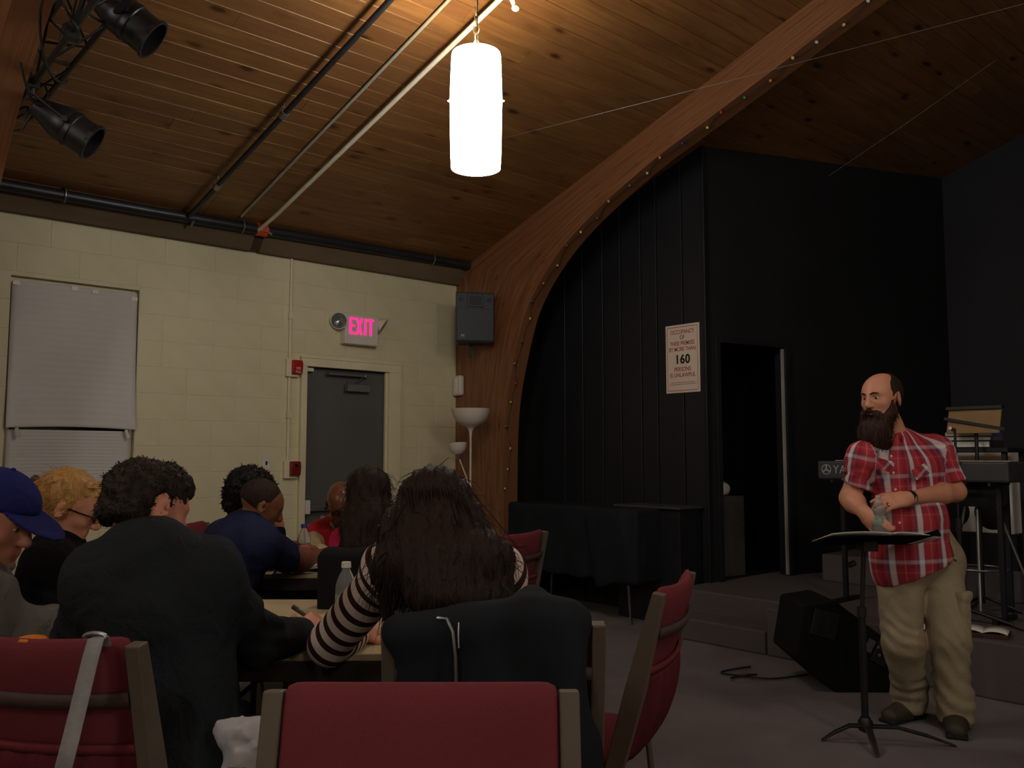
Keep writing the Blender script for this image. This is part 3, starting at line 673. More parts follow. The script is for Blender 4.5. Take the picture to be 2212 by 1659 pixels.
# ================================================================ STRING LIGHTS ALONG THE ARCH
o = empty('string_lights', (-6.05, 5.27, 0), 0, 'string of small coloured bulbs stapled along the edge of the arch', 'string lights')
cols = [srgb(226, 206, 130), srgb(222, 140, 70), srgb(90, 110, 130), srgb(190, 60, 50), srgb(210, 205, 180), srgb(80, 120, 90), srgb(60, 70, 130)]
BM = [MAT('bulb_glass', c_, .25, .05, 20, spec=.6) for c_ in cols]
wire = []; cum = L_; tot = np.interp(-2.2, inn[:, 0], cum)
def along(s_): return np.array([np.interp(s_, cum, inn[:, 0]), np.interp(s_, cum, inn[:, 1])])
seq = [0, 4, 0, 2, 0, 3, 1, 5, 0, 2, 1, 4, 3, 0, 5, 1, 2, 4, 1, 6, 0, 3, 5, 1, 0, 4]
s_ = 1.05; k = 0
while s_ < tot:
    p = along(s_); t_ = along(s_ + .05) - along(s_ - .05); t_ /= np.linalg.norm(t_); nrm = np.array((t_[1], -t_[0]))
    if nrm[0] < 0 and False: nrm = -nrm
    yy = .02 + .03 * ((k * 7) % 3)
    c = np.array((p[0], 0, p[1])) + np.array((nrm[0], 0, nrm[1])) * .018
    ax = frame_from(np.array((nrm[0] * .6 + t_[0] * .3, -.5, nrm[1] * .6 + t_[1] * .3 + .2 * ((k % 3) - 1))))
    g = G(); g.sph((c[0] + 6.05, yy - .02, c[2]), (.012, .012, .024), 8, np.stack(ax, 1)); g.build('bulb', BM[seq[k % len(seq)]], o, smooth='all')
    wire.append((c[0] + 6.05, yy, c[2])); s_ += .175 + .05 * ((k * 5) % 4) / 3; k += 1
    pm_ = along(s_ - .09); wire.append((pm_[0] + 6.05 + .008 * ((k % 3) - 1), .05, pm_[1] - .008))
g = G(); g.tube(wire, .0028, 5); g.build('wire', M['blackplastic'], o, smooth=True)

# thin wires strung across the hall
def wire_thing(a, b, r, label, glints=()):
    a, b = np.array(a), np.array(b); g = G(); g.tube([a, (a + b) / 2 - np.array((0, 0, .01)), b], r, 5)
    tag(g.build('wire', M['steel'], smooth=True), label, 'wire')
wire_thing((-5.53, 3.62, 3.576), (.16, 4.40, 3.317), .0015, 'thin shiny wire strung across in front of the arch')
wire_thing((-3.505, 6.6, 3.66), (-2.20, 6.6, 4.19), .0025, 'thin wire rising to the ceiling over the stage')
# ================================================================ SDF MODELLER (for cloth, bodies, hair)
def V3(*a): return np.array(a, float)
def unit(v): v = np.array(v, float); return v / (np.linalg.norm(v) + 1e-12)
class S:
    def __init__(s): s.p = []; s.disp = None; s.dmax = 0.0
    def _add(s, fn, c, r, op, k): s.p.append((fn, np.array(c, float), float(r), op, float(k))); return s
    def cap(s, a, b, r1, r2=None, k=.02, wide=None, e=1.0, e2=None, op='u'):
        a, b = np.array(a, float), np.array(b, float); r2 = r1 if r2 is None else r2; e2 = e if e2 is None else e2
        ba = b - a; L2 = max(1e-9, ba @ ba); w_ = None if wide is None else unit(wide)
        def fn(X):
            q = X - a; h = np.clip(q @ ba / L2, 0, 1); q = q - h[:, None] * ba
            if w_ is None: return np.sqrt((q * q).sum(1)) - (r1 + (r2 - r1) * h)
            qw = q @ w_; ee = e + (e2 - e) * h
            return np.sqrt(np.maximum(0, (q * q).sum(1) - qw * qw) + (qw / ee) ** 2) - (r1 + (r2 - r1) * h)
        return s._add(fn, (a + b) / 2, sqrt(L2) / 2 + max(r1, r2) * max(1, e, e2), op, k)
    def ell(s, c, r, R=None, k=.02, op='u'):
        c = np.array(c, float); r = np.array(r, float); R = np.eye(3) if R is None else np.array(R)
        def fn(X):
            q = (X - c) @ R; k0 = np.sqrt(((q / r) ** 2).sum(1)); k1 = np.sqrt(((q / (r * r)) ** 2).sum(1)) + 1e-9
            return k0 * (k0 - 1) / k1
        return s._add(fn, c, r.max(), op, k)
    def box(s, c, h, R=None, rad=.005, k=.01, op='u'):
        c = np.array(c, float); h = np.array(h, float) - rad; R = np.eye(3) if R is None else np.array(R)
        def fn(X):
            q = np.abs((X - c) @ R) - h
            return np.sqrt((np.maximum(q, 0) ** 2).sum(1)) + np.minimum(q.max(1), 0) - rad
        return s._add(fn, c, np.linalg.norm(h) + rad, op, k)
    def cut(s, p, n, k=.004):                 # keep the side where (x-p).n < 0
        p = np.array(p, float); n = unit(n)
        return s._add(lambda X: (X - p) @ n, p, 1e9, 'i', k)
    def sub(s, other_fn, c, r, k=.01): return s._add(other_fn, c, r, 's', k)
    def __call__(s, X, idx=None):
        d = np.full(len(X), 1.0)
        for i, (fn, c, r, op, k) in enumerate(s.p):
            if idx is not None and i not in idx: continue
            b = fn(X)
            if op == 'u':
                h = np.clip(.5 + .5 * (b - d) / k, 0, 1); d = b + (d - b) * h - k * h * (1 - h)
            elif op == 's':
                b = -b; h = np.clip(.5 - .5 * (b - d) / k, 0, 1); d = b * (1 - h) + d * h + k * h * (1 - h)
            else: 
                h = np.clip(.5 - .5 * (b - d) / k, 0, 1); d = b * (1 - h) + d * h + k * h * (1 - h)
        if s.disp is not None: d = d + s.disp(X)
        return d
    def grid(s, h):
        us = [(c, r) for fn, c, r, op, k in s.p if op == 'u']; m = .03 + s.dmax
        lo = np.min([c - r for c, r in us], 0) - m; hi = np.max([c + r for c, r in us], 0) + m
        B = 14; nb = np.ceil((hi - lo) / (h * B)).astype(int); n = nb * B + 1
        D = np.full(n, 1.0, np.float32); half = h * B / 2; diag = half * 1.7321
        cs = np.array([c for fn, c, r, op, k in s.p]); rs = np.array([r for fn, c, r, op, k in s.p]); ks = np.array([k for fn, c, r, op, k in s.p])
        ax = np.arange(B + 1) * h; off = np.stack(np.meshgrid(ax, ax, ax, indexing='ij'), -1).reshape(-1, 3)
        isu = np.array([op == 'u' for fn, c, r, op, k in s.p])
        for i in range(nb[0]):
            for j in range(nb[1]):
                for l in range(nb[2]):
                    o = lo + np.array((i, j, l)) * h * B; cc = o + half
                    lb = np.sqrt(((cs - cc) ** 2).sum(1)) - rs - diag - ks - .012 - s.dmax
                    idx = set(np.nonzero(lb < 0)[0].tolist())
                    if not any(isu[q_] for q_ in idx): continue
                    d0 = s(cc[None], idx)[0]
                    D[i * B:i * B + B + 1, j * B:j * B + B + 1, l * B:l * B + B + 1] = s(o + off, idx).reshape(B + 1, B + 1, B + 1)
        return D, lo
    def mesh(s, h):
        D, lo = s.grid(h); sg = D < 0
        nx, ny, nz = D.shape
        cnt = np.zeros((nx - 1, ny - 1, nz - 1), np.uint8)
        for a in (0, 1):
            for b in (0, 1):
                for c in (0, 1): cnt += sg[a:nx - 1 + a, b:ny - 1 + b, c:nz - 1 + c]
        act = (cnt > 0) & (cnt < 8); ids = np.argwhere(act)
        imap = np.full(act.shape, -1, np.int64); imap[act] = np.arange(len(ids))
        acc = np.zeros((len(ids), 3)); num = np.zeros(len(ids))
        cor = {(a, b, c): D[ids[:, 0] + a, ids[:, 1] + b, ids[:, 2] + c] for a in (0, 1) for b in (0, 1) for c in (0, 1)}
        for ax_ in range(3):
            for u in (0, 1):
                for v in (0, 1):
                    p0 = [0, 0, 0]; o2 = [q for q in range(3) if q != ax_]; p0[o2[0]] = u; p0[o2[1]] = v; p1 = list(p0); p1[ax_] = 1
                    d0, d1 = cor[tuple(p0)], cor[tuple(p1)]; m = (d0 < 0) != (d1 < 0); t = np.where(m, d0 / np.where(m, d0 - d1, 1), 0)
                    pt = np.tile(np.array(p0, float), (len(ids), 1)); pt[:, ax_] = t; acc[m] += pt[m]; num[m] += 1
        vs = (ids + acc / np.maximum(num, 1)[:, None]) * h + lo
        fs = []
        for ax_ in range(3):
            sl0 = [slice(1, -1)] * 3; sl1 = [slice(1, -1)] * 3; sl0[ax_] = slice(0, -1); sl1[ax_] = slice(1, None)
            a = sg[tuple(sl0)]; b = sg[tuple(sl1)]; e = np.argwhere(a != b)
            fl = a[tuple(e.T)]
            base = e.copy(); o2 = [q for q in range(3) if q != ax_]
            base[:, o2[0]] += 1; base[:, o2[1]] += 1
            def cell(du, dv):
                q = base.copy(); q[:, o2[0]] += du; q[:, o2[1]] += dv; return imap[q[:, 0], q[:, 1], q[:, 2]]
            q4 = np.stack([cell(-1, -1), cell(0, -1), cell(0, 0), cell(-1, 0)], 1)
            flip = fl if ax_ != 1 else ~fl
            q4[~flip] = q4[~flip][:, ::-1]; fs.append(q4)
        fs = np.concatenate(fs); fs = fs[(fs >= 0).all(1)]
        return vs, fs
    def build(s, name, mat, parent, h=.01, smooth_it=1, pat=None, origin=(0, 0, 0)):
        vs, fs = s.mesh(h)
        for _ in range(smooth_it):            # light Laplacian relax against grid steps
            e = np.concatenate([fs[:, [0, 1]], fs[:, [1, 2]], fs[:, [2, 3]], fs[:, [3, 0]]]); acc = np.zeros_like(vs); n = np.zeros(len(vs))
            np.add.at(acc, e[:, 0], vs[e[:, 1]]); np.add.at(acc, e[:, 1], vs[e[:, 0]]); np.add.at(n, e[:, 0], 1); np.add.at(n, e[:, 1], 1)
            vs = vs * .5 + .5 * acc / np.maximum(n, 1)[:, None]
        return mesh_from(name, vs - np.array(origin), fs, mat, parent, None if pat is None else pat(vs))
def mesh_from(name, vs, fs, mat, parent, pat=None):
    me = bpy.data.meshes.new(name); me.vertices.add(len(vs)); me.vertices.foreach_set('co', np.asarray(vs, np.float32).ravel())
    n = len(fs); me.loops.add(n * 4); me.loops.foreach_set('vertex_index', fs.astype(np.int32).ravel())
    me.polygons.add(n); me.polygons.foreach_set('loop_start', np.arange(0, n * 4, 4, dtype=np.int32)); me.polygons.foreach_set('loop_total', np.full(n, 4, np.int32))
    me.polygons.foreach_set('use_smooth', np.ones(n, bool)); me.update(calc_edges=True); me.validate()
    if pat is not None:
        a = me.attributes.new('pat', 'FLOAT_VECTOR', 'POINT'); a.data.foreach_set('vector', np.asarray(pat, np.float32).ravel())
    return link_mesh(name, me, mat, parent)
_W = rng.normal(size=(24, 3)); _W /= np.linalg.norm(_W, axis=1)[:, None]; _PH = rng.uniform(0, 6.28, 24)
def wav(X, f, n=6, off=0):                    # smooth pseudo noise in -1..1
    r = np.zeros(len(X))
    for i in range(n):
        j = (i + off) % 24; r += np.sin(X @ _W[j] * f * (1 + .23 * i) + _PH[j] + 1.3 * np.sin(X @ _W[(j + 7) % 24] * f * .6 + _PH[(j + 3) % 24]))
    return r / n * 1.6

# ================================================================ CHAIRS
M['redfab'] = None
q = N('red_upholstery'); v = q.tex(); n1 = q.noise(v, 300, 2, .7); n2 = q.noise(v, 5, 3)
c = q.mix(n2, srgb(128, 58, 64), srgb(142, 66, 72)); c = q.mix(q.math('MULTIPLY', n1, .6), c, srgb(96, 40, 48)); q.col(c); q.set(.9, 0, .15); q.bump(n1, .5, .003); M['redfab'] = q.m
M['taupe'] = MAT('taupe_frame', srgb(104, 94, 80), .5, .08, 12, .05); M['strip'] = MAT('woven_strip', srgb(84, 66, 60), .8, .1, 60)
M['pouch'] = MAT('red_pouch', srgb(104, 44, 50), .9, .12, 40, .3, spec=.1)
M['rubber'] = MAT('dark_rubber', srgb(24, 24, 24), .8, 0)
def pillow(w_, d_, h_, n=8, pw=4.0):          # rounded cushion grid
    vs = []; fs = []
    g = G()
    def half(sg):
        def fn(u, v):
            a, b = 2 * u - 1, 2 * v - 1
            t = max(0, (1 - abs(a) ** pw)) ** .5 * max(0, (1 - abs(b) ** pw)) ** .5
            return (a * w_ / 2, b * d_ / 2, sg * h_ / 2 * (.35 + .65 * t))
        return fn
    g.sheet(None, n, n, half(1)); m = (n + 1) ** 2; g.sheet(None, n, n, half(-1))
    ring = [i for i in range(n)] + [n + (n + 1) * i for i in range(n)] + [m - 1 - i for i in range(n)] + [(n + 1) * (n - i) for i in range(n)]
    g.f += [(ring[i], ring[(i + 1) % len(ring)], m + ring[(i + 1) % len(ring)], m + ring[i]) for i in range(len(ring))]
    return g
CW, CHT = .53, .985
def make_chair(label):
    o = empty('stacking_chair', (0, 0, 0), 0, label, 'chair', 'red upholstered stacking chairs')
    lean = .27; Rb = Rx(lean)                     # chair faces +y, back leans to -y
    def bk(x, y, z): return np.array((0, -.21, .44)) + Rb @ np.array((x, y, z - .44))
    g = pillow(CW - .07, .47, .085); g.v = [tuple(np.array(p) + V3(0, .03, .445)) for p in g.v]; g.build('seat', M['redfab'], o, smooth='all', subsurf=1)
    g = G(); g.box((0, .02, .395), (CW - .09, .42, .022)); g.build('seat_pan', M['taupe'], o, bevel=.004)
    Ht = CHT - .44
    g = pillow(CW - .066, Ht - .01, .055, 12, 16)
    bp = []
    for p in g.v:
        x, yv, zv = p; t = (yv / Ht + .5)
        bp.append(tuple(bk(x, zv + .02 - .045 * (1 - (2 * x / CW) ** 2) * (.3 + .7 * t), .45 + t * Ht)))
    g.v = bp; g.build('backrest', M['redfab'], o, smooth='all', subsurf=1)
    for s in (-1, 1):
        g = G()
        prof = [(-.028, -.02), (.024, -.02), (.026, Ht * .45), (.018, Ht - .012), (-.018, Ht - .008), (-.034, Ht * .45)]
        vs = [bk(s * (CW / 2 - .017) + dx, p[0], .44 + p[1]) for dx in (-.017, .017) for p in prof]; n = len(prof)
        g.add(vs, [tuple(range(n)), tuple(range(n, 2 * n))[::-1]] + [(i, n + i, n + (i + 1) % n, (i + 1) % n) for i in range(n)])
        g.build('back_post', M['taupe'], o, bevel=.004)
    # back side: strap bar and pleated book pouch
    def rear(u, z, off): x = (u - .5) * (CW - .07); t = (z - .45) / Ht; return tuple(bk(x, -.0275 + .02 - .045 * (1 - (2 * x / CW) ** 2) * (.3 + .7 * t) - off, z))
    g = G(); g.sheet(None, 16, 2, lambda u, v: rear(u, CHT - .14 + .03 * v, .008)); g.build('back_strip', M['strip'], o, smooth=True, solid=.012)
    g = G()
    def fn(u, v):
        x = (u - .5) * (CW - .075); bul = sin(pi * v) ** .7 * .03 * (1 - (2 * u - 1) ** 6)
        pl = .009 * sin(u * 40) * (.3 + .7 * (1 - v)) * sin(pi * min(1, v * 3 + .2) / 2)
        return rear(u, .455 + v * (CHT - .455 - .24), .006 + bul + pl * (1 - (2 * u - 1) ** 8))
    g.sheet(None, 40, 10, fn); g.build('book_pouch', M['pouch'], o, smooth='all', solid=.006)
    g = G(); g.sheet(None, 16, 2, lambda u, v: rear(u, CHT - .25 + .02 * v, .010)); g.build('pouch_hem', M['redfab'], o, smooth=True, solid=.012)
    for sx in (-1, 1):
        for sy in (-1, 1):
            a = V3(sx * (CW / 2 - .03), sy * .17 - (.03 if sy < 0 else 0), .405); b = V3(sx * (CW / 2 - .012), -sy * .0 + sy * .235, .012)
            g = G(); g.tube([a, (a + b) / 2, b], .0115, 8); lg = g.build('leg', M['taupe'], o, smooth=True)
            g = G(); g.cyl(b - V3(0, 0, .012), b + V3(0, 0, .02), .015, n=8); g.build('rubber_foot', M['rubber'], lg)
    for sx in (-1, 1): g = G(); g.tube([(sx * (CW / 2 - .02), .2, .18), (sx * (CW / 2 - .02), -.22, .18)], .008, 6); g.build('stretcher', M['taupe'], o, smooth=True)
    return o
CH0 = None
def chair(r, d, fr, fd, label):
    global CH0
    if CH0 is None: CH0 = make_chair(label); o = CH0
    else: o = copy_tree(CH0); o['label'] = label
    X = w_of(r, d); o.location = X
    f = w_of(fr, fd); o.rotation_euler = (0, 0, atan2(f[1], f[0]) - pi / 2); return o
def c2w(r, d, z, o, fr, fd): pass
chair(-.152, 1.15, 0, -1, 'red chair back closest to the camera, facing the photographer')
left_chair = chair(-.965, 2.26, .20, .98, 'red chair of the jacket man at lower left, grey strap over its back')
chair(.19, 2.90, -.93, .37, 'empty red chair standing at right of the near table, seen from behind')
chair(-.26, 4.62, -.80, .60, 'red chair partly hidden behind the striped sweater woman, before the black covered table')
chair(-.05, 2.44, -.02, 1, 'red chair under the dark coat, seat of the striped sweater woman')
chair(-1.62, 2.52, 1, .2, 'red chair under the man in the blue cap')
chair(-1.66, 3.08, 1, .1, 'red chair under the blonde woman')
chair(-1.55, 4.30, .95, .3, 'red chair under the man in the navy polo shirt')
chair(-1.50, 4.92, 1, -.1, 'red chair under the curly haired person')
chair(-.98, 5.42, .05, -1, 'red chair under the bald man in the red vest')
pink_chair = chair(-.525, 3.92, .0, 1, 'red chair under a black jacket, seat of the woman in pink')

# strap and orange patch on the left chair
def in_chair(o, p):                            # chair-local point -> parent-free world coordinates
    return o.matrix_basis @ Vector(p)
def person_root(name, base, label, cat='person'):
    return empty(name, w_of(*base), A, label, cat)
def seat_thing(name, base, label, cat, group=None, rz=0.0):      # thing authored in the seating frame around base
    return empty(name, w_of(*base), A + rz, label, cat, group)
o = seat_thing('bag_strap', (-.86, 1.70, .5), 'long grey webbing strap hung over the left red chair', 'strap')
g = G(); top = P(205, 1383, 1.79) - V3(-.86, 1.70, .5)
pts = [P(132, 1680, 1.66), P(150, 1610, 1.69), P(172, 1520, 1.735), P(195, 1425, 1.765), P(207, 1382, 1.785), P(218, 1377, 1.83), P(224, 1400, 1.87), P(228, 1470, 1.89)]
pts = [p - V3(-.86, 1.70, .5) for p in pts]; vs = []
for i, p in enumerate(pts):
    vs += [p + V3(-.0165, 0, 0), p + V3(.0165, 0, .002)]
g.add(vs, [(2 * i, 2 * i + 1, 2 * i + 3, 2 * i + 2) for i in range(len(pts) - 1)]); g.build('webbing', MAT('grey_webbing', srgb(150, 150, 148), .8, .08, 90, .3), o, smooth='all', solid=.003)
g = G(); p = P(205, 1372, 1.81) - V3(-.86, 1.70, .5); g.tube([p + V3(.022 * cos(t), 0, .008 * sin(t) - .004) for t in np.linspace(.0, 3.14, 9)], .005, 6); g.build('strap_ring', M['steel'], o, smooth=True)
lc = left_chair
g = G(); c = np.array((0.0, -.21, .44)) + Rx(.20) @ np.array((0, .0, 0)); 
# orange patch sewn on the top edge of that chair
g.sph((.0, -.358, CHT - .030), (.034, .03, .009), 10); pt = g.build('orange_patch', MAT('orange_patch', srgb(220, 130, 40), .8, .1, 30), lc, smooth='all')

# ================================================================ TABLES
M['maple'] = MAT('pale_laminate', srgb(206, 188, 146), .45, .06, 5, spec=.4)
M['darkedge'] = MAT('dark_wood_edge', srgb(58, 44, 36), .5, .15, 20)
def table(r0, r1, d0, d1, label, ht=.74):
    b = ((r0 + r1) / 2, (d0 + d1) / 2, 0); o = seat_thing('folding_table', b, label, 'table', 'folding tables'); W_, D_ = r1 - r0, d1 - d0
    g = G(); g.box((0, 0, ht - .012), (W_, D_, .024)); g.build('tabletop', M['maple'], o, bevel=.004)
    for s in (-1, 1):
        g = G(); g.box((0, s * (D_ / 2 - .012), ht - .055), (W_ - .004, .024, .062)); g.build('apron', M['darkedge'], o, bevel=.003)
        g = G(); g.box((s * (W_ / 2 - .012), 0, ht - .055), (.024, D_ - .05, .062)); g.build('apron', M['darkedge'], o, bevel=.003)
    for sx in (-1, 1):
        for sy in (-1, 1):
            x, y = sx * (W_ / 2 - .17), sy * (D_ / 2 - .12)
            g = G(); g.tube([(x, y, ht - .03), (x + sx * .03, y, .4), (x + sx * .04, y, .008)], .014, 8); g.build('leg', M['darkpipe'], o, smooth=True)
            g = G(); g.tube([(x - sx * .28, y, ht - .05), (x + sx * .03, y, .42)], .009, 6); g.build('leg_brace', M['darkpipe'], o, smooth=True)
        g = G(); g.tube([(sx * (W_ / 2 - .13), -(D_ / 2 - .12), .3), (sx * (W_ / 2 - .13), D_ / 2 - .12, .3)], .01, 6); g.build('leg_crossbar', M['darkpipe'], o, smooth=True)
    return o
table(-1.20, -.02, 2.74, 3.76, 'pale topped near table between the jacket man and the striped woman')
table(-1.32, -.30, 4.56, 5.10, 'far table where the man in the navy shirt leans')
# papers
def paper(name, r, d, z, w_, h_, rot, label, cat='paper', group=None):
    o = seat_thing(name, (r, d, z), label, cat, group, rot)
    g = G(); g.box((0, 0, .0035), (w_, h_, .005)); g.build('sheets', M['paper'], o, bevel=.001)
    return o
paper('notebook', -.93, 2.84, .74, .2, .26, .3, 'white notepad on the near table in front of the jacket man', 'notepad')
o = paper('open_binder', -1.10, 4.68, .74, .28, .22, .15, 'open binder of white pages on the far table', 'binder')
g = G(); g.box((0, 0, -.0002), (.32, .25, .002)); g.build('cover', M['blackplastic'], o)
g = G(); g.sheet(None, 8, 2, lambda u, v: ((u - .5) * .27, (v - .5) * .21, .008 + .018 * sin(pi * (2 * u % 1)) ** .6)); g.build('curled_page', M['paper'], o, smooth='all', solid=.001)
paper('loose_paper', -.93, 4.66, .74, .22, .2, -.2, 'loose white paper on the far table under the navy man arm', 'paper')

# ================================================================ BOTTLES
q = N('clear_bottle'); q.col((.93, .97, .95, 1)); q.set(.08, 0, .5, Transmission_Weight=.82, IOR=1.15); M['pet'] = q.m
M['green'] = MAT('green_label', srgb(128, 148, 136), .5, .4, 60); M['pinklabel'] = MAT('pink_label', srgb(196, 110, 106), .5, .2, 40); M['bluecap'] = MAT('blue_cap', srgb(30, 48, 130), .4, 0)
def bottle(p, label, cap, lab, ht=.205, parent_rz=0, open_=False):
    o = seat_thing('water_bottle', p, label, 'bottle', 'plastic water bottles'); s = ht / .205
    prof = [(.001, .004), (.026, .0), (.031, .006), (.032, .03), (.0305, .04), (.032, .05), (.032, .125), (.031, .14), (.022, .165), (.0125, .183), (.0115, .19), (.0135, .192), (.0125, .196), (.0125, .204)]
    g = G(); g.lathe([(r * s, z * s) for r, z in prof], 24); g.build('bottle_body', M['pet'], o, smooth=True)
    g = G(); g.lathe([(.0325 * s, .070 * s), (.0325 * s, .112 * s)], 24); g.build('label_band', lab, o, smooth=True)
    if cap is not None: g = G(); g.lathe([(.001, .2075), (.0135, .2072), (.0148, .204), (.015, .192), (.0155, .19), (.0125, .189)], 20); g.v = [(a * s, b * s, c * s) for a, b, c in g.v]; g.build('cap', cap, o, smooth=True)
    return o
bottle((P(747, 1290, 3.10)[0], 3.10, .74), 'clear water bottle with white cap and green label on the near table', M['white'], M['green'], .235)
bottle((P(654, 1200, 4.78)[0], 4.80, .74), 'clear water bottle with blue cap and pink label on the far table', M['bluecap'], M['pinklabel'], .235)

# ================================================================ COATS OVER CHAIR BACKS
M['coat'] = MAT('dark_navy_coat', srgb(33, 37, 42), .85, .2, 6, .9, spec=.15, fine=14)
M['blackcloth'] = MAT('black_cloth', srgb(24, 25, 28), .85, .15, 8, .2, spec=.15, fine=200)
o = seat_thing('draped_coat', (-.06, 2.1, .0), 'dark navy coat draped over the chair back of the striped woman', 'coat')
b0 = V3(-.06, 2.1, 0)
s = S(); 
tl = P(858, 1362, 2.06); tm = P(1010, 1350, 2.06); tr = P(1140, 1318, 2.07); tr2 = P(1226, 1335, 2.08)
for a_, b_ in ((tl, tm), (tm, tr), (tr, tr2)):
    s.cap(a_, b_, .03, .03, .03); s.cap(a_ + V3(0, .07, -.03), b_ + V3(0, .07, -.03), .03, .03, .04)
    s.cap(a_ + V3(.0, -.02, -.30), b_ + V3(.01, -.02, -.30), .035, .035, .05); s.cap((a_ + b_) / 2 + V3(0, 0, -.02), (a_ + b_) / 2 + V3(.0, -.02, -.32), .034, .034, .06, V3(1, 0, 0), 2.6)
    s.cap((a_ + b_) / 2 + V3(0, -.02, -.28), (a_ + b_) / 2 + V3(0.01, -.02, -.75), .034, .04, .06, V3(1, 0, 0), 2.6)
s.cap(P(1110, 1325, 2.1), P(1150, 1292, 2.12), .024, .026, .03); s.cap(P(1150, 1292, 2.12), P(1185, 1320, 2.1), .026, .024, .03)
s.cap(P(1218, 1345, 2.05), P(1252, 1660, 2.0), .032, .04, .05)
s.disp = lambda X: .006 * np.sin(X[:, 0] * 38 + 2.2 * np.sin(X[:, 2] * 6) + 3 * X[:, 2]) * np.clip((1.02 - X[:, 2]) * 6, 0, 1) + .004 * wav(X, 22); s.dmax = .012
s.build('coat_body', M['coat'], o, .011, 1, None, b0)
g = G(); pts = [P(x, y, d) - b0 for x, y, d in ((945, 1335, 2.03), (965, 1337, 2.015), (978, 1365, 2.005), (984, 1420, 1.998), (985, 1480, 1.995))]; g.tube(pts, .004, 6)
pts = [P(x, y, d) - b0 for x, y, d in ((991, 1345, 2.015), (990, 1372, 2.005), (991, 1400, 2.0))]; g.tube(pts, .003, 6); g.build('zipper_piping', M['steel'], o, smooth=True)
o = seat_thing('draped_jacket', (-.62, 3.7, 0), 'black jacket over the chair back of the woman in pink', 'jacket'); b0 = V3(-.62, 3.7, 0)
s = S(); l_, r_ = P(716, 1204, 3.58), P(950, 1204, 3.58)
s.cap(l_, r_, .04, .04, .02); s.box((l_ + r_) / 2 + V3(0, -.01, -.26), (.27, .055, .28), None, .02, .04); s.disp = lambda X: .004 * np.sin(X[:, 0] * 40 + 3 * X[:, 2]); s.dmax = .006
s.build('jacket_body', M['blackcloth'], o, .014, 1, None, b0)
# plastic bag hanging between the chairs
o = seat_thing('plastic_bag', (-.60, 2.12, 0), 'crumpled white plastic bag with dark print between the front chairs', 'bag'); b0 = V3(-.60, 2.12, 0)
s = S(); c = P(530, 1650, 2.12); s.ell(c + V3(.02, 0, -.10), (.09, .07, .20), None, .05); s.cap(c + V3(-.06, 0, .08), c + V3(.07, 0, .06), .02, .02, .05)
s.disp = lambda X: .007 * wav(X, 60, 8) + .004 * wav(X, 130, 6, 5); s.dmax = .02
q = N('bag_plastic'); v = q.tex(); sp = q.n('ShaderNodeSeparateXYZ'); q.l(v, sp.inputs[0])
st_ = q.math('GREATER_THAN', q.math('SINE', q.math('MULTIPLY', sp.outputs[2], 480.0)), .3)
inr = q.math('MULTIPLY', q.math('LESS_THAN', q.math('ABSOLUTE', q.math('ADD', sp.outputs[0], .035)), .022), q.math('LESS_THAN', q.math('ABSOLUTE', q.math('ADD', sp.outputs[2], -.60)), .04))
q.col(q.mix(q.math('MULTIPLY', st_, inr), srgb(184, 182, 184), srgb(138, 138, 146))); q.set(.4, 0, .5); M['bagmat'] = q.m
s.build('bag_body', M['bagmat'], o, .009, 1, None, b0)
# cloth covered table by the stage steps (in the room frame)
o = empty('covered_table', (-5.35, 5.62, 0), 0, 'black cloth covered table standing in front of the grooved black wall', 'table')
g = G(); g.box((0, 0, .89), (1.55, .5, .03)); g.build('tabletop', M['darkedge'], o)
for sx in (-1, 1):
    for sy in (-1, 1): g = G(); g.tube([(sx * .6, sy * .2, .88), (sx * .68, sy * .21, .0)], .012, 8); g.build('leg', M['chrome'], o, smooth=True)
s = S(); s.box((0, 0, .90), (.80, .275, .025), None, .015, .02)
s.box((0, -.265, .62), (.80, .022, .29), None, .012, .02); s.box((.785, 0, .62), (.022, .27, .29), None, .012, .02); s.box((-.785, 0, .62), (.022, .27, .29), None, .012, .02)
s.box((.52, -.295, .60), (.20, .02, .29), Ry(-.20), .012, .04)
s.disp = lambda X: .008 * np.sin(X[:, 0] * 22 + 4 * X[:, 2]) * np.clip((.88 - X[:, 2]) * 3, 0, 1) * (np.abs(X[:, 1]) > .2) + .003 * wav(X, 14); s.dmax = .02
s.build('black_cloth', M['coat'], o, .016, 1)
o = empty('shelf_unit', (-4.68, 5.78, 0), 0, 'black low cabinet under the occupancy sign with a pale top edge', 'cabinet')
g = G(); g.box((0, 0, .46), (.66, .28, .92)); g.build('carcass', M['blackpanel'], o, bevel=.004)
g = G(); g.box((0, -.01, .93), (.70, .32, .02)); g.build('top', MAT('worn_top', srgb(74, 68, 64), .4, .2, 10), o, bevel=.004)

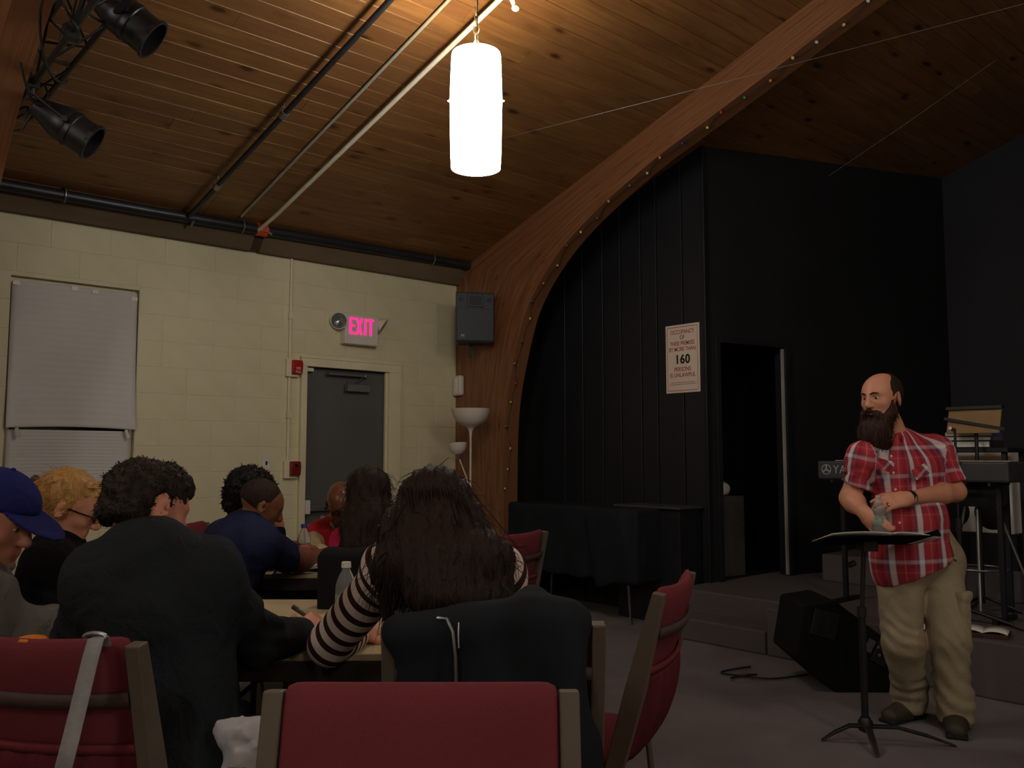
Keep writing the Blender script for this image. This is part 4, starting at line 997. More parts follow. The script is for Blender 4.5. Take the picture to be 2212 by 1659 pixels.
# ================================================================ MUSIC STAND, MONITOR WEDGE
o = seat_thing('music_stand', (1.67, 4.21, 0), 'black music stand with a tilted desk holding white sheets', 'music stand')
g = G(); g.cyl((0, 0, .06), (0, 0, .62), .017, n=14); g.build('lower_tube', M['blackmetal'], o, smooth=True)
g = G(); g.cyl((0, 0, .58), (0.02, 0, .92), .011, n=12); g.build('upper_tube', M['blackmetal'], o, smooth=True)
g = G(); g.cyl((0, 0, .585), (0, 0, .63), .022, n=14); g.build('clutch', M['blackplastic'], o, smooth=True)
g = G(); g.cyl((-.06, -.02, .83), (-.03, -.01, .84), .014, n=10); g.build('tilt_knob', M['blackplastic'], o, smooth=True)
g = G(); g.lathe([(.014, .05), (.032, .06), (.034, .10), (.022, .12)], 16); g.build('hub', M['blackmetal'], o, smooth=True)
for ex, ey in ((-.20, .03), (.40, -.0 - .05), (-.03, -.20)):
    g = G(); e = V3(ex, ey, 0); pe = unit((-ey, ex, 0)) * .018
    pts = [(0, .085), (.35, .085), (.7, .05), (1, .006)]; vs = []
    for t, z in pts: vs += [e * t + pe * (1 - .35 * t) + V3(0, 0, z), e * t - pe * (1 - .35 * t) + V3(0, 0, z), e * t - pe * (1 - .35 * t) + V3(0, 0, max(0, z - .014)), e * t + pe * (1 - .35 * t) + V3(0, 0, max(0, z - .014))]
    g.add(vs, [tuple(4 * i + k_ for k_ in f) for i in range(3) for f in ((0, 1, 5, 4), (1, 2, 6, 5), (2, 3, 7, 6), (3, 0, 4, 7))] + [(3, 2, 1, 0), (12, 13, 14, 15)]); g.build('leg', M['blackmetal'], o, bevel=.003)
# desk: nearly flat, seen edge on; lip along the front left
Rdk = Rz(.06) @ Rx(-.24) @ Ry(.0); dc = V3(.035, -.09, .955)
g = G(); g.box(dc, (.50, .27, .004), Rdk); M['deskblack'] = MAT('matte_black', srgb(20, 20, 21), .95, 0, spec=.05); dk = g.build('desk', M['deskblack'], o, bevel=.001)
g = G(); g.box(dc + Rdk @ V3(0, .135, .02), (.50, .005, .045), Rdk); g.build('desk_lip', M['deskblack'], dk, bevel=.001)
g = G(); g.box(dc + Rdk @ V3(.245, .01, .012), (.03, .25, .03), Rdk @ Ry(-.4)); g.build('desk_wing', M['deskblack'], dk, bevel=.001)
g = G(); g.box(dc + V3(-.01, .06, -.03), (.07, .09, .05)); g.build('tilt_head', M['blackmetal'], o, bevel=.004)
o2 = seat_thing('sheet_music', (1.67, 4.21, .98), 'white sheets lying open on the music stand', 'paper')
for x0, wd, rt in ((-.105, .30, .0), (.13, .24, .10)):
    g = G(); cc = dc - V3(0, 0, .98) + Rdk @ V3(x0, .0, .008)
    g.sheet(None, 10, 2, lambda u, v: tuple(cc + Rdk @ V3((u - .5) * wd, (v - .5) * .24 - .008, .004 + .008 * sin(pi * u) - rt * max(0, u - .2) * wd))); g.build('sheet', M['paper'], o2, smooth='all', solid=.003)
o = seat_thing('monitor_speaker', (1.9, 5.1, 0), 'black floor monitor speaker with a recessed handle lying before the stage', 'speaker')
M['monitor'] = MAT('carpeted_black_cabinet', srgb(22, 23, 25), .8, .15, 80, .3, spec=.2)
pr = [(1.85, 0), (1.62, .20), (1.675, .49), (1.86, .52), (2.23, .24), (2.22, 0)]; pr = [(a - 1.9, b) for a, b in pr]
g = G(); g.prism(pr, -.02, .40); g.build('cabinet', M['monitor'], o, bevel=.012)
g = G(); g.box((-.10, -.024, .385), (.15, .012, .15), Ry(.25)); hd = g.build('handle_plate', M['blackplastic'], o, bevel=.006)
for dx in (-.032, .03): g = G(); g.box((-.10 + dx, -.0325, .385), (.028, .008, .095), Ry(.25)); g.build('handle_slot', M['rubber'], hd, bevel=.003)
g = G(); g.box((.155, -.023, .265), (.04, .01, .075), Ry(.5)); g.build('rating_label', MAT('label_grey', srgb(92, 92, 92), .6, .1, 50), o)
g = G(); g.box((.22, -.024, .215), (.09, .012, .12), Ry(.5)); jp = g.build('jack_plate', M['blackplastic'], o, bevel=.003)
for dx, dz in ((-.02, .045), (-.015, .0), (.025, -.015)): g = G(); g.cyl((.215 + dx, -.04, .215 + dz), (.215 + dx, -.025, .215 + dz), .009, n=10); g.build('jack', M['chrome'], jp, smooth=True)
g = G(); g.bar((2.235 - 1.9 - .012, .19, .02), (1.862 - 1.9 + .4, .19, .2), .01, .01)
g = G(); pts = [(.10, .1, .012), (-.15, -.0, .012), (-.30, .06, .012), (-.40, .0, .015), (-.35, -.07, .05), (-.25, -.02, .04), (-.33, .08, .012), (-.42, .16, .012), (-.2, .3, .012)]
sp_ = catmull([p for p in pts], 6) if False else np.array(pts)
def cat3(pts, m=6):
    pts = [np.array(p, float) for p in pts]; out = []
    for i in range(len(pts) - 1):
        p0, p1, p2, p3 = [pts[max(0, min(len(pts) - 1, i + k_))] for k_ in (-1, 0, 1, 2)]
        for t in np.arange(m) / m: out.append(.5 * (2 * p1 + (p2 - p0) * t + (2 * p0 - 5 * p1 + 4 * p2 - p3) * t * t + (3 * p1 - p0 - 3 * p2 + p3) * t ** 3))
    out.append(pts[-1]); return out
oc = seat_thing('monitor_cable', (1.72, 5.35, 0), 'loose loop of black cable on the floor left of the monitor speaker', 'cable')
g = G(); g.tube(cat3(pts), .0055, 6); g.build('cable', M['blackplastic'], oc, smooth=True)

# ================================================================ STAGE THINGS (room frame)
def stage_thing(name, x, y, z, label, cat, rz=0): return empty(name, (x, y, z), rz, label, cat)
o = stage_thing('keyboard', -2.55, 5.78, 1.185, 'dark grey electronic keyboard on stage, brand lettering on its rear side', 'keyboard')
M['kbd'] = MAT('keyboard_grey', srgb(62, 63, 66), .5, .06, 20); M['silver'] = MAT('silver_print', srgb(168, 168, 166), .5, 0)
g = G(); g.box((-.045, .16, .065), (1.26, .32, .13)); g.build('body', M['kbd'], o, bevel=.015)
for k in range(40):
    g = G(); g.box((-.62 + k * .0292, .25, .126), (.0275, .13, .016)); g.build('white_key', M['white'], o)
yl = -.5 
text_mesh('brand_lettering', 'YAMAHA', .082, M['silver'], o, (-.555, -.0015, .068), RS, .0008, .95, 'LEFT', 1.02)
g = G(); g.lathe([(.031, .0), (.031, .003), (.036, .003), (.036, .0)], 28, (-.605, .0, .07), Rx(pi / 2)); em = g.build('emblem_ring', M['silver'], o)
for k in range(3):
    a = pi / 2 + k * 2 * pi / 3; g = G(); g.bar((-.605, -.001, .07), (-.605 + .031 * cos(a), -.001, .07 + .031 * sin(a)), .010, .003, (0, 1, 0)); g.build('emblem_fork', M['silver'], em)
o = stage_thing('keyboard_stand', -2.55, 5.94, ZS, 'black folding stand carrying the keyboard on stage', 'stand')
for sx in (-1, 1):
    g = G(); g.bar((sx * .52 - .05, 0, .02), (sx * .52 - .05, 0, .85), .03, .03); g.build('leg', M['blackmetal'], o)
    g = G(); g.bar((sx * .52 - .05, -.17, .015), (sx * .52 - .05, .17, .015), .03, .03); g.build('foot', M['blackmetal'], o)
    g = G(); g.bar((sx * .52 - .05, -.16, .853), (sx * .52 - .05, .16, .853), .02, .02); g.build('support_arm', M['blackmetal'], o)
g = G(); g.bar((-.57, .05, .80), (.47, .05, .80), .025, .025); g.build('crossbar', M['blackmetal'], o)
# white loudspeaker cabinet with two round black cones
def on_y(x, y, Y):
    u = (x - 1106) / F; v_ = -(y - 829.5) / F; fw = CP - v_ * SP; upz = SP + v_ * CP
    dx, dy = u * CA - fw * SA, u * SA + fw * CA; t = Y / dy; return np.array((dx * t, Y, H + upz * t))
Yc = 6.80; a_, b_ = on_y(2012, 978, Yc), on_y(2190, 1155, Yc)
o = stage_thing('white_cabinet', (a_[0] + b_[0]) / 2, Yc, ZS + .22, 'white loudspeaker cabinet with round black openings at the back of the stage', 'speaker')
wd, zt, zb = b_[0] - a_[0], a_[2], b_[2]
M['offwhite'] = MAT('offwhite_panel', srgb(236, 233, 228), .6, .06, 6)
g = G(); g.box((0, .2, (zt + zb) / 2 - ZS - .22), (wd, .4, zt - zb)); g.build('box', M['offwhite'], o, bevel=.008)
g = G(); g.box((0, .2, (zb - ZS - .22) / 2), (wd + .04, .42, max(.02, zb - ZS - .22))); g.build('plinth', M['black'], o)
cz_ = on_y(2140, 1108, Yc)[2] - ZS - .22; rr_ = wd * .235
for cx in (-wd * .25, wd * .25):
    g = G(); g.lathe([(.001, .03), (rr_ * .3, .035), (rr_ * .9, .004), (rr_, -.006), (rr_ * 1.02, .0)], 32, (cx, 0, cz_), Rx(pi / 2)); g.build('cone', M['rubber'], o, smooth=True)
# stack of books and a lyric board behind
p = on_y(2095, 968, 6.4)
o = stage_thing('book_stack_table', p[0], 6.5, ZS, 'dark side table behind the keyboard holding books', 'table')
g = G(); g.box((0, 0, p[2] - ZS - .015), (.55, .4, .03)); g.build('top', M['black'], o, bevel=.004)
for sx in (-1, 1):
    for sy in (-1, 1): g = G(); g.box((sx * .24, sy * .16, (p[2] - ZS - .03) / 2), (.03, .03, p[2] - ZS - .03)); g.build('leg', M['black'], o)
zz = p[2]
for k, (h_, c_, lab) in enumerate(((.05, srgb(58, 58, 60), 'dark grey book at the bottom of the stack on stage'), (.03, srgb(100, 100, 102), 'grey book in the middle of the stack on stage'), (.03, srgb(80, 92, 150), 'blue and white book on top of the stack on stage'))):
    o = stage_thing('book', p[0] + .01 * k, 6.42, zz, lab, 'book', .05 * k)
    g = G(); g.box((0, 0, h_ / 2), (.34 - .02 * k, .25, h_)); g.build('cover', MAT('book_cover', c_, .5, .25, 40), o, bevel=.003)
    g = G(); g.box((0.0, -.008, h_ / 2), (.33 - .02 * k, .245, h_ * .7)); g.build('pages', M['paper'], o); zz += h_
a_, b_ = on_y(2040, 882, 6.15), on_y(2157, 937, 6.15)
o = stage_thing('lyric_stand', (a_[0] + b_[0]) / 2, 6.2, ZS, 'black stand with a tan wooden board behind the preacher', 'music stand')
g = G(); zc_ = (a_[2] + b_[2]) / 2 - ZS; g.box((0, 0, zc_), (b_[0] - a_[0], .012, a_[2] - b_[2]), Rx(-.35)); g.build('board', MAT('tan_board', srgb(150, 118, 78), .6, .1, 8), o, bevel=.002)
g = G(); g.box((0, .02, zc_ + .09), (b_[0] - a_[0] + .02, .05, .02)); g.build('board_rail', M['blackmetal'], o)
g = G(); g.bar((-.18, -.03, zc_ + .02), (.20, -.03, zc_ - .06), .01, .02); g.build('brace', M['blackmetal'], o)
g = G(); g.cyl((0, .03, 0.05), (0, .03, zc_), .012, n=10); g.build('pole', M['blackmetal'], o, smooth=True)
for k in range(3): g = G(); a = k * 2.1 + .4; g.tube([(0, .03, .1), (.22 * cos(a), .03 + .22 * sin(a), .01)], .01, 6); g.build('leg', M['blackmetal'], o, smooth=True)
# microphone stand
p = on_y(2079, 1320, 5.75); mx = p[0]
o = stage_thing('microphone_stand', mx, 5.75, ZS, 'black microphone stand beside the preacher on the stage', 'microphone stand')
zt = on_y(2076, 925, 5.75)[2] - ZS
g = G(); g.cyl((0, 0, .03), (0, 0, .62), .016, n=12); g.build('lower_tube', M['blackmetal'], o, smooth=True)
g = G(); g.cyl((0, 0, .6), (0, 0, zt), .008, n=10); g.build('upper_tube', M['blackmetal'], o, smooth=True)
g = G(); g.cyl((0, 0, .58), (0, 0, .64), .02, n=12); g.build('clutch', M['blackplastic'], o, smooth=True)
g = G(); g.cyl((-.004, -.02, zt - .01), (-.008, -.05, zt + .0), .012, n=10); g.build('clip_head', M['chrome'], o, smooth=True)
g = G(); g.box((0, -.02, .42), (.012, .006, .05)); g.build('label', M['paper'], o)
for k in range(3): g = G(); a = k * 2.1 + .15; g.tube([(0, 0, .09), (.28 * cos(a), .28 * sin(a), .012)], [.014, .011], 8); g.build('leg', M['blackmetal'], o, smooth=True)
# drum throne
p = on_y(2110, 1063, 6.25); sx_ = p[0]; zs = p[2] - ZS
o = stage_thing('stool', sx_, 6.25, ZS, 'round black stool with grey metal legs on the stage', 'stool')
g = G(); g.lathe([(.001, zs - .09), (.16, zs - .09), (.185, zs - .06), (.185, zs + .05), (.17, zs + .075), (.001, zs + .08)], 32); g.build('seat', MAT('vinyl_dark', srgb(58, 58, 62), .4, .05, 20), o, smooth=True)
for ax_, ay_ in ((.04, -.12), (.20, .10), (-.2, .12), (-.13, -.06)):
    g = G(); g.tube([(ax_ * .5, ay_ * .5, zs - .09), (ax_ * 1.5, ay_ * 1.5, .01)], .011, 8); g.build('leg', M['steel'], o, smooth=True)
g = G(); g.tube([(.17 * cos(t), .17 * sin(t), .28) for t in np.linspace(0, 2 * pi, 20)], .007, 6, cap=False); g.build('foot_ring', M['steel'], o, smooth=True)
# open books / papers on the stage edge
p = on_y(2130, 1362, 5.45)
o = stage_thing('open_book', p[0], 5.42, ZS, 'open book with white pages lying on the stage edge', 'book', .25)
g = G(); g.box((0, 0, .012), (.26, .2, .024)); g.build('cover', MAT('brown_cover', srgb(70, 44, 34), .6), o, bevel=.003)
for s_2 in (-1, 1): 
    g = G(); g.sheet(None, 8, 2, lambda u, v: ((u - .5) * .125 + s_2 * .063, (v - .5) * .19, .026 + .014 * sin(pi * (u if s_2 > 0 else 1 - u)) ** .7)); g.build('page', M['paper'], o, smooth='all', solid=.002)
p = on_y(2003, 1362, 5.40); o = stage_thing('loose_sheet', p[0], 5.40, ZS, 'loose white sheet on the stage edge behind the preacher legs', 'paper', .1)
g = G(); g.box((0, 0, .002), (.2, .15, .003)); g.build('sheet', M['paper'], o)
g = G(); g.tube(cat3([(-2.1, 5.9, ZS + .008), (-1.9, 5.7, ZS + .008), (-1.75, 5.75, ZS + .008), (-1.5, 5.5, ZS + .008), (-1.2, 5.6, ZS + .008)]), .006, 6); tag(g.build('stage_cable', M['blackplastic'], smooth=True), 'black cable lying on the stage floor at the right edge', 'cable')
# bundle in the dark doorway
x, y = dw(.42, -.45); o = stage_thing('storage_box', x, y, 0, 'dim grey box with a white bundle inside the dark doorway', 'box')
g = G(); g.box((0, 0, .50), (.42, .42, 1.0 - .0), Rd); g.build('box_body', MAT('dim_box', srgb(84, 82, 80), .7), o, bevel=.006)
s = S(); s.ell((.06, .0, 1.06), (.14, .1, .08)); s.disp = lambda X: .01 * wav(X, 40); s.dmax = .02; s.build('white_bundle', M['offwhite'], o, .014, 1)

x0 = on_y(1104, 1050, 5.60)
g = G(); g.box((x0[0], 5.62, .66), (.055, .02, 1.32), Ry(.012)); tag(g.build('leaning_board', MAT('pale_board', srgb(150, 148, 138), .7), bevel=.003), 'narrow pale board standing upright behind the foot of the arch', 'board')
# ================================================================ PEOPLE
def skin(name, c, c2):
    q = N(name); v = q.tex(); n1 = q.noise(v, 9, 4); n2 = q.noise(v, 120, 3)
    q.col(q.mix(n1, c, c2)); q.set(.5, 0, .4); q.bump(n2, .12, .002); return q.m
SK = {'fair': skin('skin_fair', srgb(206, 142, 112), srgb(216, 154, 124)), 'ruddy': skin('skin_ruddy', srgb(200, 128, 104), srgb(212, 146, 120)),
      'tan': skin('skin_tan', srgb(168, 112, 80), srgb(182, 124, 92)), 'brown': skin('skin_brown', srgb(122, 76, 54), srgb(134, 86, 62)), 'dark': skin('skin_dark', srgb(104, 62, 44), srgb(120, 74, 54))}
SK['dark'].node_tree.nodes['Principled BSDF'].inputs['Roughness'].default_value = .32
def cloth(name, c, var=.12, rough=.9, scale=7, fold=.7):
    q = N(name); v = q.tex(); n1 = q.noise(v, scale, 4); n2 = q.noise(v, 420, 2)
    d = tuple(x * (1 - var) for x in c[:3]) + (1,); e = tuple(min(1, x * (1 + var)) for x in c[:3]) + (1,)
    n3 = q.noise(q.tex('Object', (1, 1, .75)), 11, 3, .5, 1.6); hh = q.math('ADD', q.math('MULTIPLY', n2, .03), n3); q.col(q.ramp(n1, [(.3, d), (.7, e)])); q.set(rough, 0, .12); q.bump(hh, fold, .018); return q.m
def hairm(name, c, c2, rough=.5, ver=(60, 60, 5)):
    q = N(name); v = q.tex('Object', ver); n1 = q.noise(v, 1.4, 4, .6, .4)
    q.col(q.mix(q.ramp(n1, [(.3, (0, 0, 0, 1)), (.7, (1, 1, 1, 1))]), c, c2)); q.set(rough, 0, .22); q.bump(n1, .5, .006); return q.m
HM = {'blonde': hairm('blonde_hair', srgb(150, 106, 52), srgb(206, 160, 96), .45), 'brown': hairm('dark_brown_hair', srgb(30, 24, 20), srgb(58, 48, 40), .7),
      'black': hairm('black_hair', srgb(16, 14, 14), srgb(34, 30, 28), .55), 'long': hairm('long_brown_hair', srgb(30, 21, 17), srgb(52, 38, 30), .62, (110, 110, 4)),
      'beard': hairm('beard_hair', srgb(40, 25, 18), srgb(72, 48, 36), .65, (90, 90, 8)), 'grey': hairm('stubble_grey', srgb(120, 100, 84), srgb(150, 130, 112), .8), 'crop': hairm('cropped_hair', srgb(40, 28, 22), srgb(58, 42, 32), .7)}
M['eyewhite'] = MAT('eye_white', srgb(200, 190, 180), .2, 0); M['iris'] = MAT('iris', srgb(36, 28, 24), .15, 0); M['lip'] = MAT('lips', srgb(150, 86, 76), .5, .05, 20)
M['frames'] = MAT('dark_glasses_frame', srgb(26, 22, 24), .3, 0)
q = N('spectacle_lens'); q.col((.85, .88, .9, 1)); q.set(.05, 0, .5, Transmission_Weight=1.0, IOR=1.05); M['lens'] = q.m
class Hd:
    def __init__(s, c, f, up=(0, 0, 1), sc=1.0):
        s.c = np.array(c, float); y = unit(f); z = np.array(up, float); z = unit(z - y * (z @ y)); x = np.cross(y, z); s.R = np.stack([x, y, z], 1); s.s = sc
    def __call__(s, x, y, z): return s.c + s.R @ (np.array((x, y, z)) * s.s)
    def loc(s, X): return (X - s.c) @ s.R / s.s
def head_prims(B, h, detail=True, jaw=1.0):
    s = h.s; E = lambda c, r, k=.02, op='u', Q=None: B.ell(h(*c), np.array(r) * s, h.R if Q is None else h.R @ Q, k * s, op)
    E((0, -.018, .036), (.077, .098, .088)); E((0, .02, .03), (.07, .08, .075), .03)                # cranium, forehead
    E((0, .028, -.035), (.060 * jaw, .066, .078), .03); E((0, .045, -.085), (.040 * jaw, .042, .034), .03)   # face, jaw
    E((0, .078, -.100), (.020, .018, .018), .02)                                                     # chin
    for q_ in (-1, 1):
        E((q_ * .042, .058, -.018), (.024, .022, .022), .02)                                         # cheek bone
        E((q_ * .048, .01, -.075), (.016, .034, .022), .03)                                          # jaw corner
        if detail:
            B.ell(h(q_ * .031, .098, .012), np.array((.019, .014, .013)) * s, h.R, .012 * s, 's')    # socket
            E((q_ * .031, .075, .011), (.0155, .0155, .0135), .004)                                  # closed lid bulge
            B.cap(h(q_ * .012, .096, .030), h(q_ * .046, .083, .031), .0075 * s, .006 * s, .012 * s)   # brow ridge
            E((q_ * .0115, .104, -.029), (.0085, .010, .008), .006)                                   # nostril wing
        Q = Rz(q_ * -.55) @ Rx(-.15)
        E((q_ * .087, -.010, -.004), (.0085, .024, .037), .005, 'u', Q)                               # ear
        if detail: B.ell(h(q_ * .098, -.003, .002), np.array((.008, .013, .022)) * s, h.R @ Q, .005 * s, 's')
    B.cap(h(0, .094, .022), h(0, .116, -.022), .0085 * s, .0125 * s, .012 * s); E((0, .112, -.028), (.011, .012, .009), .008)
    if detail:
        B.cap(h(-.02, .090, -.056), h(.02, .090, -.056), .006 * s, None, .008 * s); B.cap(h(-.016, .090, -.068), h(.016, .090, -.068), .007 * s, None, .008 * s)
        B.cap(h(-.022, .100, -.062), h(.022, .100, -.062), .0022 * s, None, .004 * s, op='s')
def hand_prims(B, w, d, n, thumb, curl=(.35, .35, .4, .45), sc=1.0, spread=.06, k=.006, tcurl=.2, tdir=(.62, .62, .42)):
    d = unit(d); n = np.array(n, float); n = unit(n - d * (n @ d)); s = np.cross(d, n); s = s if s @ np.array(thumb) > 0 else -s
    w = np.array(w, float); Q = np.stack([s, d, n], 1)
    B.cap(w - d * .01, w + d * .03 * sc, .026 * sc, .03 * sc, .02, s, 1.15)
    B.box(w + d * .055 * sc, np.array((.040, .043, .0145)) * sc, Q, .0125 * sc, .016)
    tips = []
    for i, (o, L) in enumerate(zip((.030, .0105, -.0095, -.029), (.074, .082, .077, .060))):
        p = w + d * (.094 if i < 3 else .086) * sc + s * o * sc; a = 0.0; ph = spread * (1.5 - i)
        rad = .0098 if i < 3 else .0085
        for j, fr in enumerate((.46, .30, .24)):
            a += curl[i] * (1 if j else .8); dd = unit(d * cos(a) + n * sin(a)); dd = unit(dd + s * ph * .4)
            e = p + dd * L * fr * sc; B.cap(p, e, (rad - j * .0007) * sc, (rad - .0008 - j * .0007) * sc, k if j else .010); p = e
        tips.append(p)
    p = w + d * .022 * sc + s * .026 * sc + n * .006 * sc; dd = unit(d * tdir[0] + s * tdir[1] + n * tdir[2])
    for j, L in enumerate((.045, .034, .028)):
        e = p + dd * L * sc; B.cap(p, e, (.0145 - .0018 * j) * sc, (.013 - .0018 * j) * sc, .012 if j == 0 else .006); p = e; dd = unit(dd + d * tcurl - s * tcurl * .8 + n * tcurl * .5)
    return tips
def fuzz(src, n, ln, wd, root, mat, flow=None, mix=.6, name='hair_strands', seed=1, zone=None):
    r_ = np.random.default_rng(seed); me = src.data; co = np.empty(len(me.vertices) * 3, np.float32); me.vertices.foreach_get('co', co); co = co.reshape(-1, 3).astype(float)
    no = np.empty(len(me.vertices) * 3, np.float32); me.vertex_normals.foreach_get('vector', no); no = no.reshape(-1, 3).astype(float)
    ok = np.arange(len(co)) if zone is None else np.nonzero(zone(co))[0]
    i = r_.choice(ok, n); p = co[i]; nn = no[i]; rd = r_.normal(size=(n, 3)) * .55
    f = np.tile(np.array(flow if flow is not None else (0, 0, 0.)), (n, 1)); dr = nn * mix + f + rd; dr /= np.linalg.norm(dr, axis=1)[:, None]; L = ln * r_.uniform(.6, 1.3, n)[:, None]
    s = np.cross(dr, r_.normal(size=(n, 3))); s /= np.linalg.norm(s, axis=1)[:, None]; t = np.cross(dr, s)
    b = p - nn * .004; m = b + dr * L * .55; e = b + dr * L + (f - nn * .3) * L * .35
    V = np.stack([b + s * wd, b - s * wd * .5 + t * wd, b - s * wd * .5 - t * wd, m + s * wd * .7, m - s * wd * .35 + t * wd * .7, m - s * wd * .35 - t * wd * .7, e], 1).reshape(-1, 3)
    k = np.arange(n)[:, None] * 7
    Q = np.concatenate([k + np.array([a]) for a in ((0, 1, 4, 3), (1, 2, 5, 4), (2, 0, 3, 5), (3, 4, 6, 6), (4, 5, 6, 6), (5, 3, 6, 6))])
    fs = [tuple(dict.fromkeys(q_)) for q_ in Q.tolist()]
    m2 = bpy.data.meshes.new(name); m2.from_pydata(V.tolist(), [], fs); m2.polygons.foreach_set('use_smooth', [True] * len(m2.polygons))
    o_ = link_mesh(name, m2, mat, root); o_['kind'] = 'stuff'; return o_
class J: pass
def mk(**k):
    j = J(); j.__dict__.update(k); j.b = k.get('b', 1.0)
    j.hc = (j.hipL + j.hipR) / 2; j.sc = (j.shL + j.shR) / 2; j.hx = unit(j.hipR - j.hipL); j.sx = unit(j.shR - j.shL); j.waist = j.hc + (j.sc - j.hc) * .40 + np.array(k.get('wo', (0, 0, 0)))
    j.top = j.hc + (j.sc - j.hc) * .86
    return j
def torso(B, j, g=0.0, hips=True):
    b = j.b
    if hips: B.cap(j.hipL, j.hipR, .112 * b + g, None, .05); B.cap(j.hc + (j.waist - j.hc) * .1, j.waist, .112 * b + g, .108 * b + g, .06, j.hx, 1.35, 1.32)
    B.cap(j.waist, j.top, .108 * b + g, .108 * b + g, .06, j.sx, 1.32, 1.5)
    for sh in (j.shL, j.shR):
        B.cap(j.top + (sh - j.sc) * .3, sh, .085 * b + g, .060 * b + g, .06); B.cap(j.nb + (sh - j.nb) * .15 - (j.nb - j.sc) * .15, sh, .052 * b + g, .055 * b + g, .06)
def upper(B, j, sd, g=0.0, k=.03): sh, el = getattr(j, 'sh' + sd), getattr(j, 'el' + sd); B.cap(sh, el, .056 * j.b + g, .046 * j.b + g, k)
def fore(B, j, sd, g=0.0, k=.02): el, wr = getattr(j, 'el' + sd), getattr(j, 'wr' + sd); B.cap(el, el + (wr - el) * .3, .045 * j.b + g, .047 * j.b + g, k); B.cap(el + (wr - el) * .3, wr, .047 * j.b + g, .029 + g, k)
def legs(B, j, g=0.0, thin=1.0, k=.04):
    for sd in 'LR':
        h_, kn, an = (getattr(j, q_ + sd) for q_ in ('hip', 'kn', 'an'))
        B.cap(h_, kn, .086 * j.b * thin + g, .060 * thin + g, k); B.cap(kn, an, .060 * thin + g, .040 * thin + g, k)
def neck(B, j, h): B.cap(j.nb - (h.c - j.nb) * .2, h(0, -.022, -.05), .058 * j.b ** .5, .052, .03)
def shoe(B, an, toe, g=0.0):
    t = unit(toe); s = np.cross(t, (0, 0, 1.)); a = np.array(an, float); a = np.array((a[0], a[1], 0.0))
    B.cap(a - t * .05 + V3(0, 0, .045), a + t * .06 + V3(0, 0, .048), .042 + g, .042 + g, .02); B.cap(a + t * .05 + V3(0, 0, .04), a + t * .155 + V3(0, 0, .034), .045 + g, .034 + g, .02, s, 1.15)
    B.cap(a + V3(0, 0, .05), a + V3(0, 0, .11), .045 + g, .04 + g, .02); B.cut(V3(0, 0, .004), (0, 0, -1), .004)
def limb_pat(segs):                           # pattern coordinates: along the limb, around it
    segs = [(np.array(a), np.array(b), r, off, np.array(ref)) for a, b, r, off, ref in segs]
    def f(X):
        best = np.full(len(X), 9e9); out = np.zeros((len(X), 3))
        for a, b, r, off, ref in segs:
            ba = b - a; L = np.linalg.norm(ba); d = ba / L; q_ = X - a; t = q_ @ d; tc = np.clip(t, 0, L); rad = q_ - tc[:, None] * d
            dist = np.sqrt((rad ** 2).sum(1)) / r; e1 = unit(ref - d * (ref @ d)); e2 = np.cross(d, e1)
            rp = q_ - t[:, None] * d; ang = np.arctan2(rp @ e2, rp @ e1)
            m = dist < best; best[m] = dist[m]; out[m, 0] = ang[m] * r; out[m, 1] = off + t[m]; out[m, 2] = r
        return out
    return f
def folds(amp=.005, f=16, off=0, js=()):
    js = [np.array(p) for p in js]
    def fn(X):
        d = amp * wav(X, f, 6, off) * .5 + amp * 1.7 * (np.abs(wav(X * np.array((1, 1, .7)), f * .55, 5, off + 2)) - .45) + amp * .9 * (np.abs(wav(X, f * 1.5, 5, off + 5)) - .45)
        for p in js:
            w_ = np.exp(-((X - p) ** 2).sum(1) / .012); d = d + .006 * w_ * np.sin((X - p) @ unit((.3, .2, 1)) * 130 + 2 * wav(X, 20, 3, off))
        return d
    return fn
def glasses(h, root, b0):
    o = None; g = G()
    for q_ in (-1, 1):
        c = V3(q_ * .032, .106, .008)
        pts = [h(c[0] + .024 * cos(t) * (1 if abs(cos(t)) < .9 else 1), c[1] - .004 * abs(cos(t)), c[2] + .017 * sin(t)) - b0 for t in np.linspace(0, 2 * pi, 17)]; g.tube(pts, .0026 * h.s, 6, cap=False)
        g.tube([h(q_ * .056, .102, .012) - b0, h(q_ * .080, .05, .012) - b0, h(q_ * .083, -.01, .010) - b0], .003 * h.s, 6)
    g.tube([h(-.008, .107, .010) - b0, h(0, .112, .013) - b0, h(.008, .107, .010) - b0], .0025, 6)
    o = g.build('glasses', M['frames'], root, smooth=True)
    for q_ in (-1, 1):
        g = G(); g.sph(h(q_ * .032, .105, .008) - b0, np.array((.022, .0015, .016)) * h.s, 12, h.R); g.build('lens', M['lens'], o, smooth='all')
def brows(h, root, b0, m, r=.0042):
    for q_ in (-1, 1):
        g = G(); g.tube([h(q_ * .013, .1055, .029) - b0, h(q_ * .028, .1035, .035) - b0, h(q_ * .048, .088, .031) - b0], [r * .8, r, r * .5], 6); g.build('eyebrow', m, root, smooth=True)
def eyes(h, root, b0):
    for q_ in (-1, 1):
        g = G(); g.sph(h(q_ * .031, .0785, .010) - b0, np.array((.0135, .0135, .0085)) * h.s, 12, h.R); e = g.build('eye', M['eyewhite'], root, smooth='all')
        g = G(); g.sph(h(q_ * .031, .0885, .009) - b0, np.array((.006, .004, .006)) * h.s, 10, h.R); g.build('iris', M['iris'], e, smooth='all')

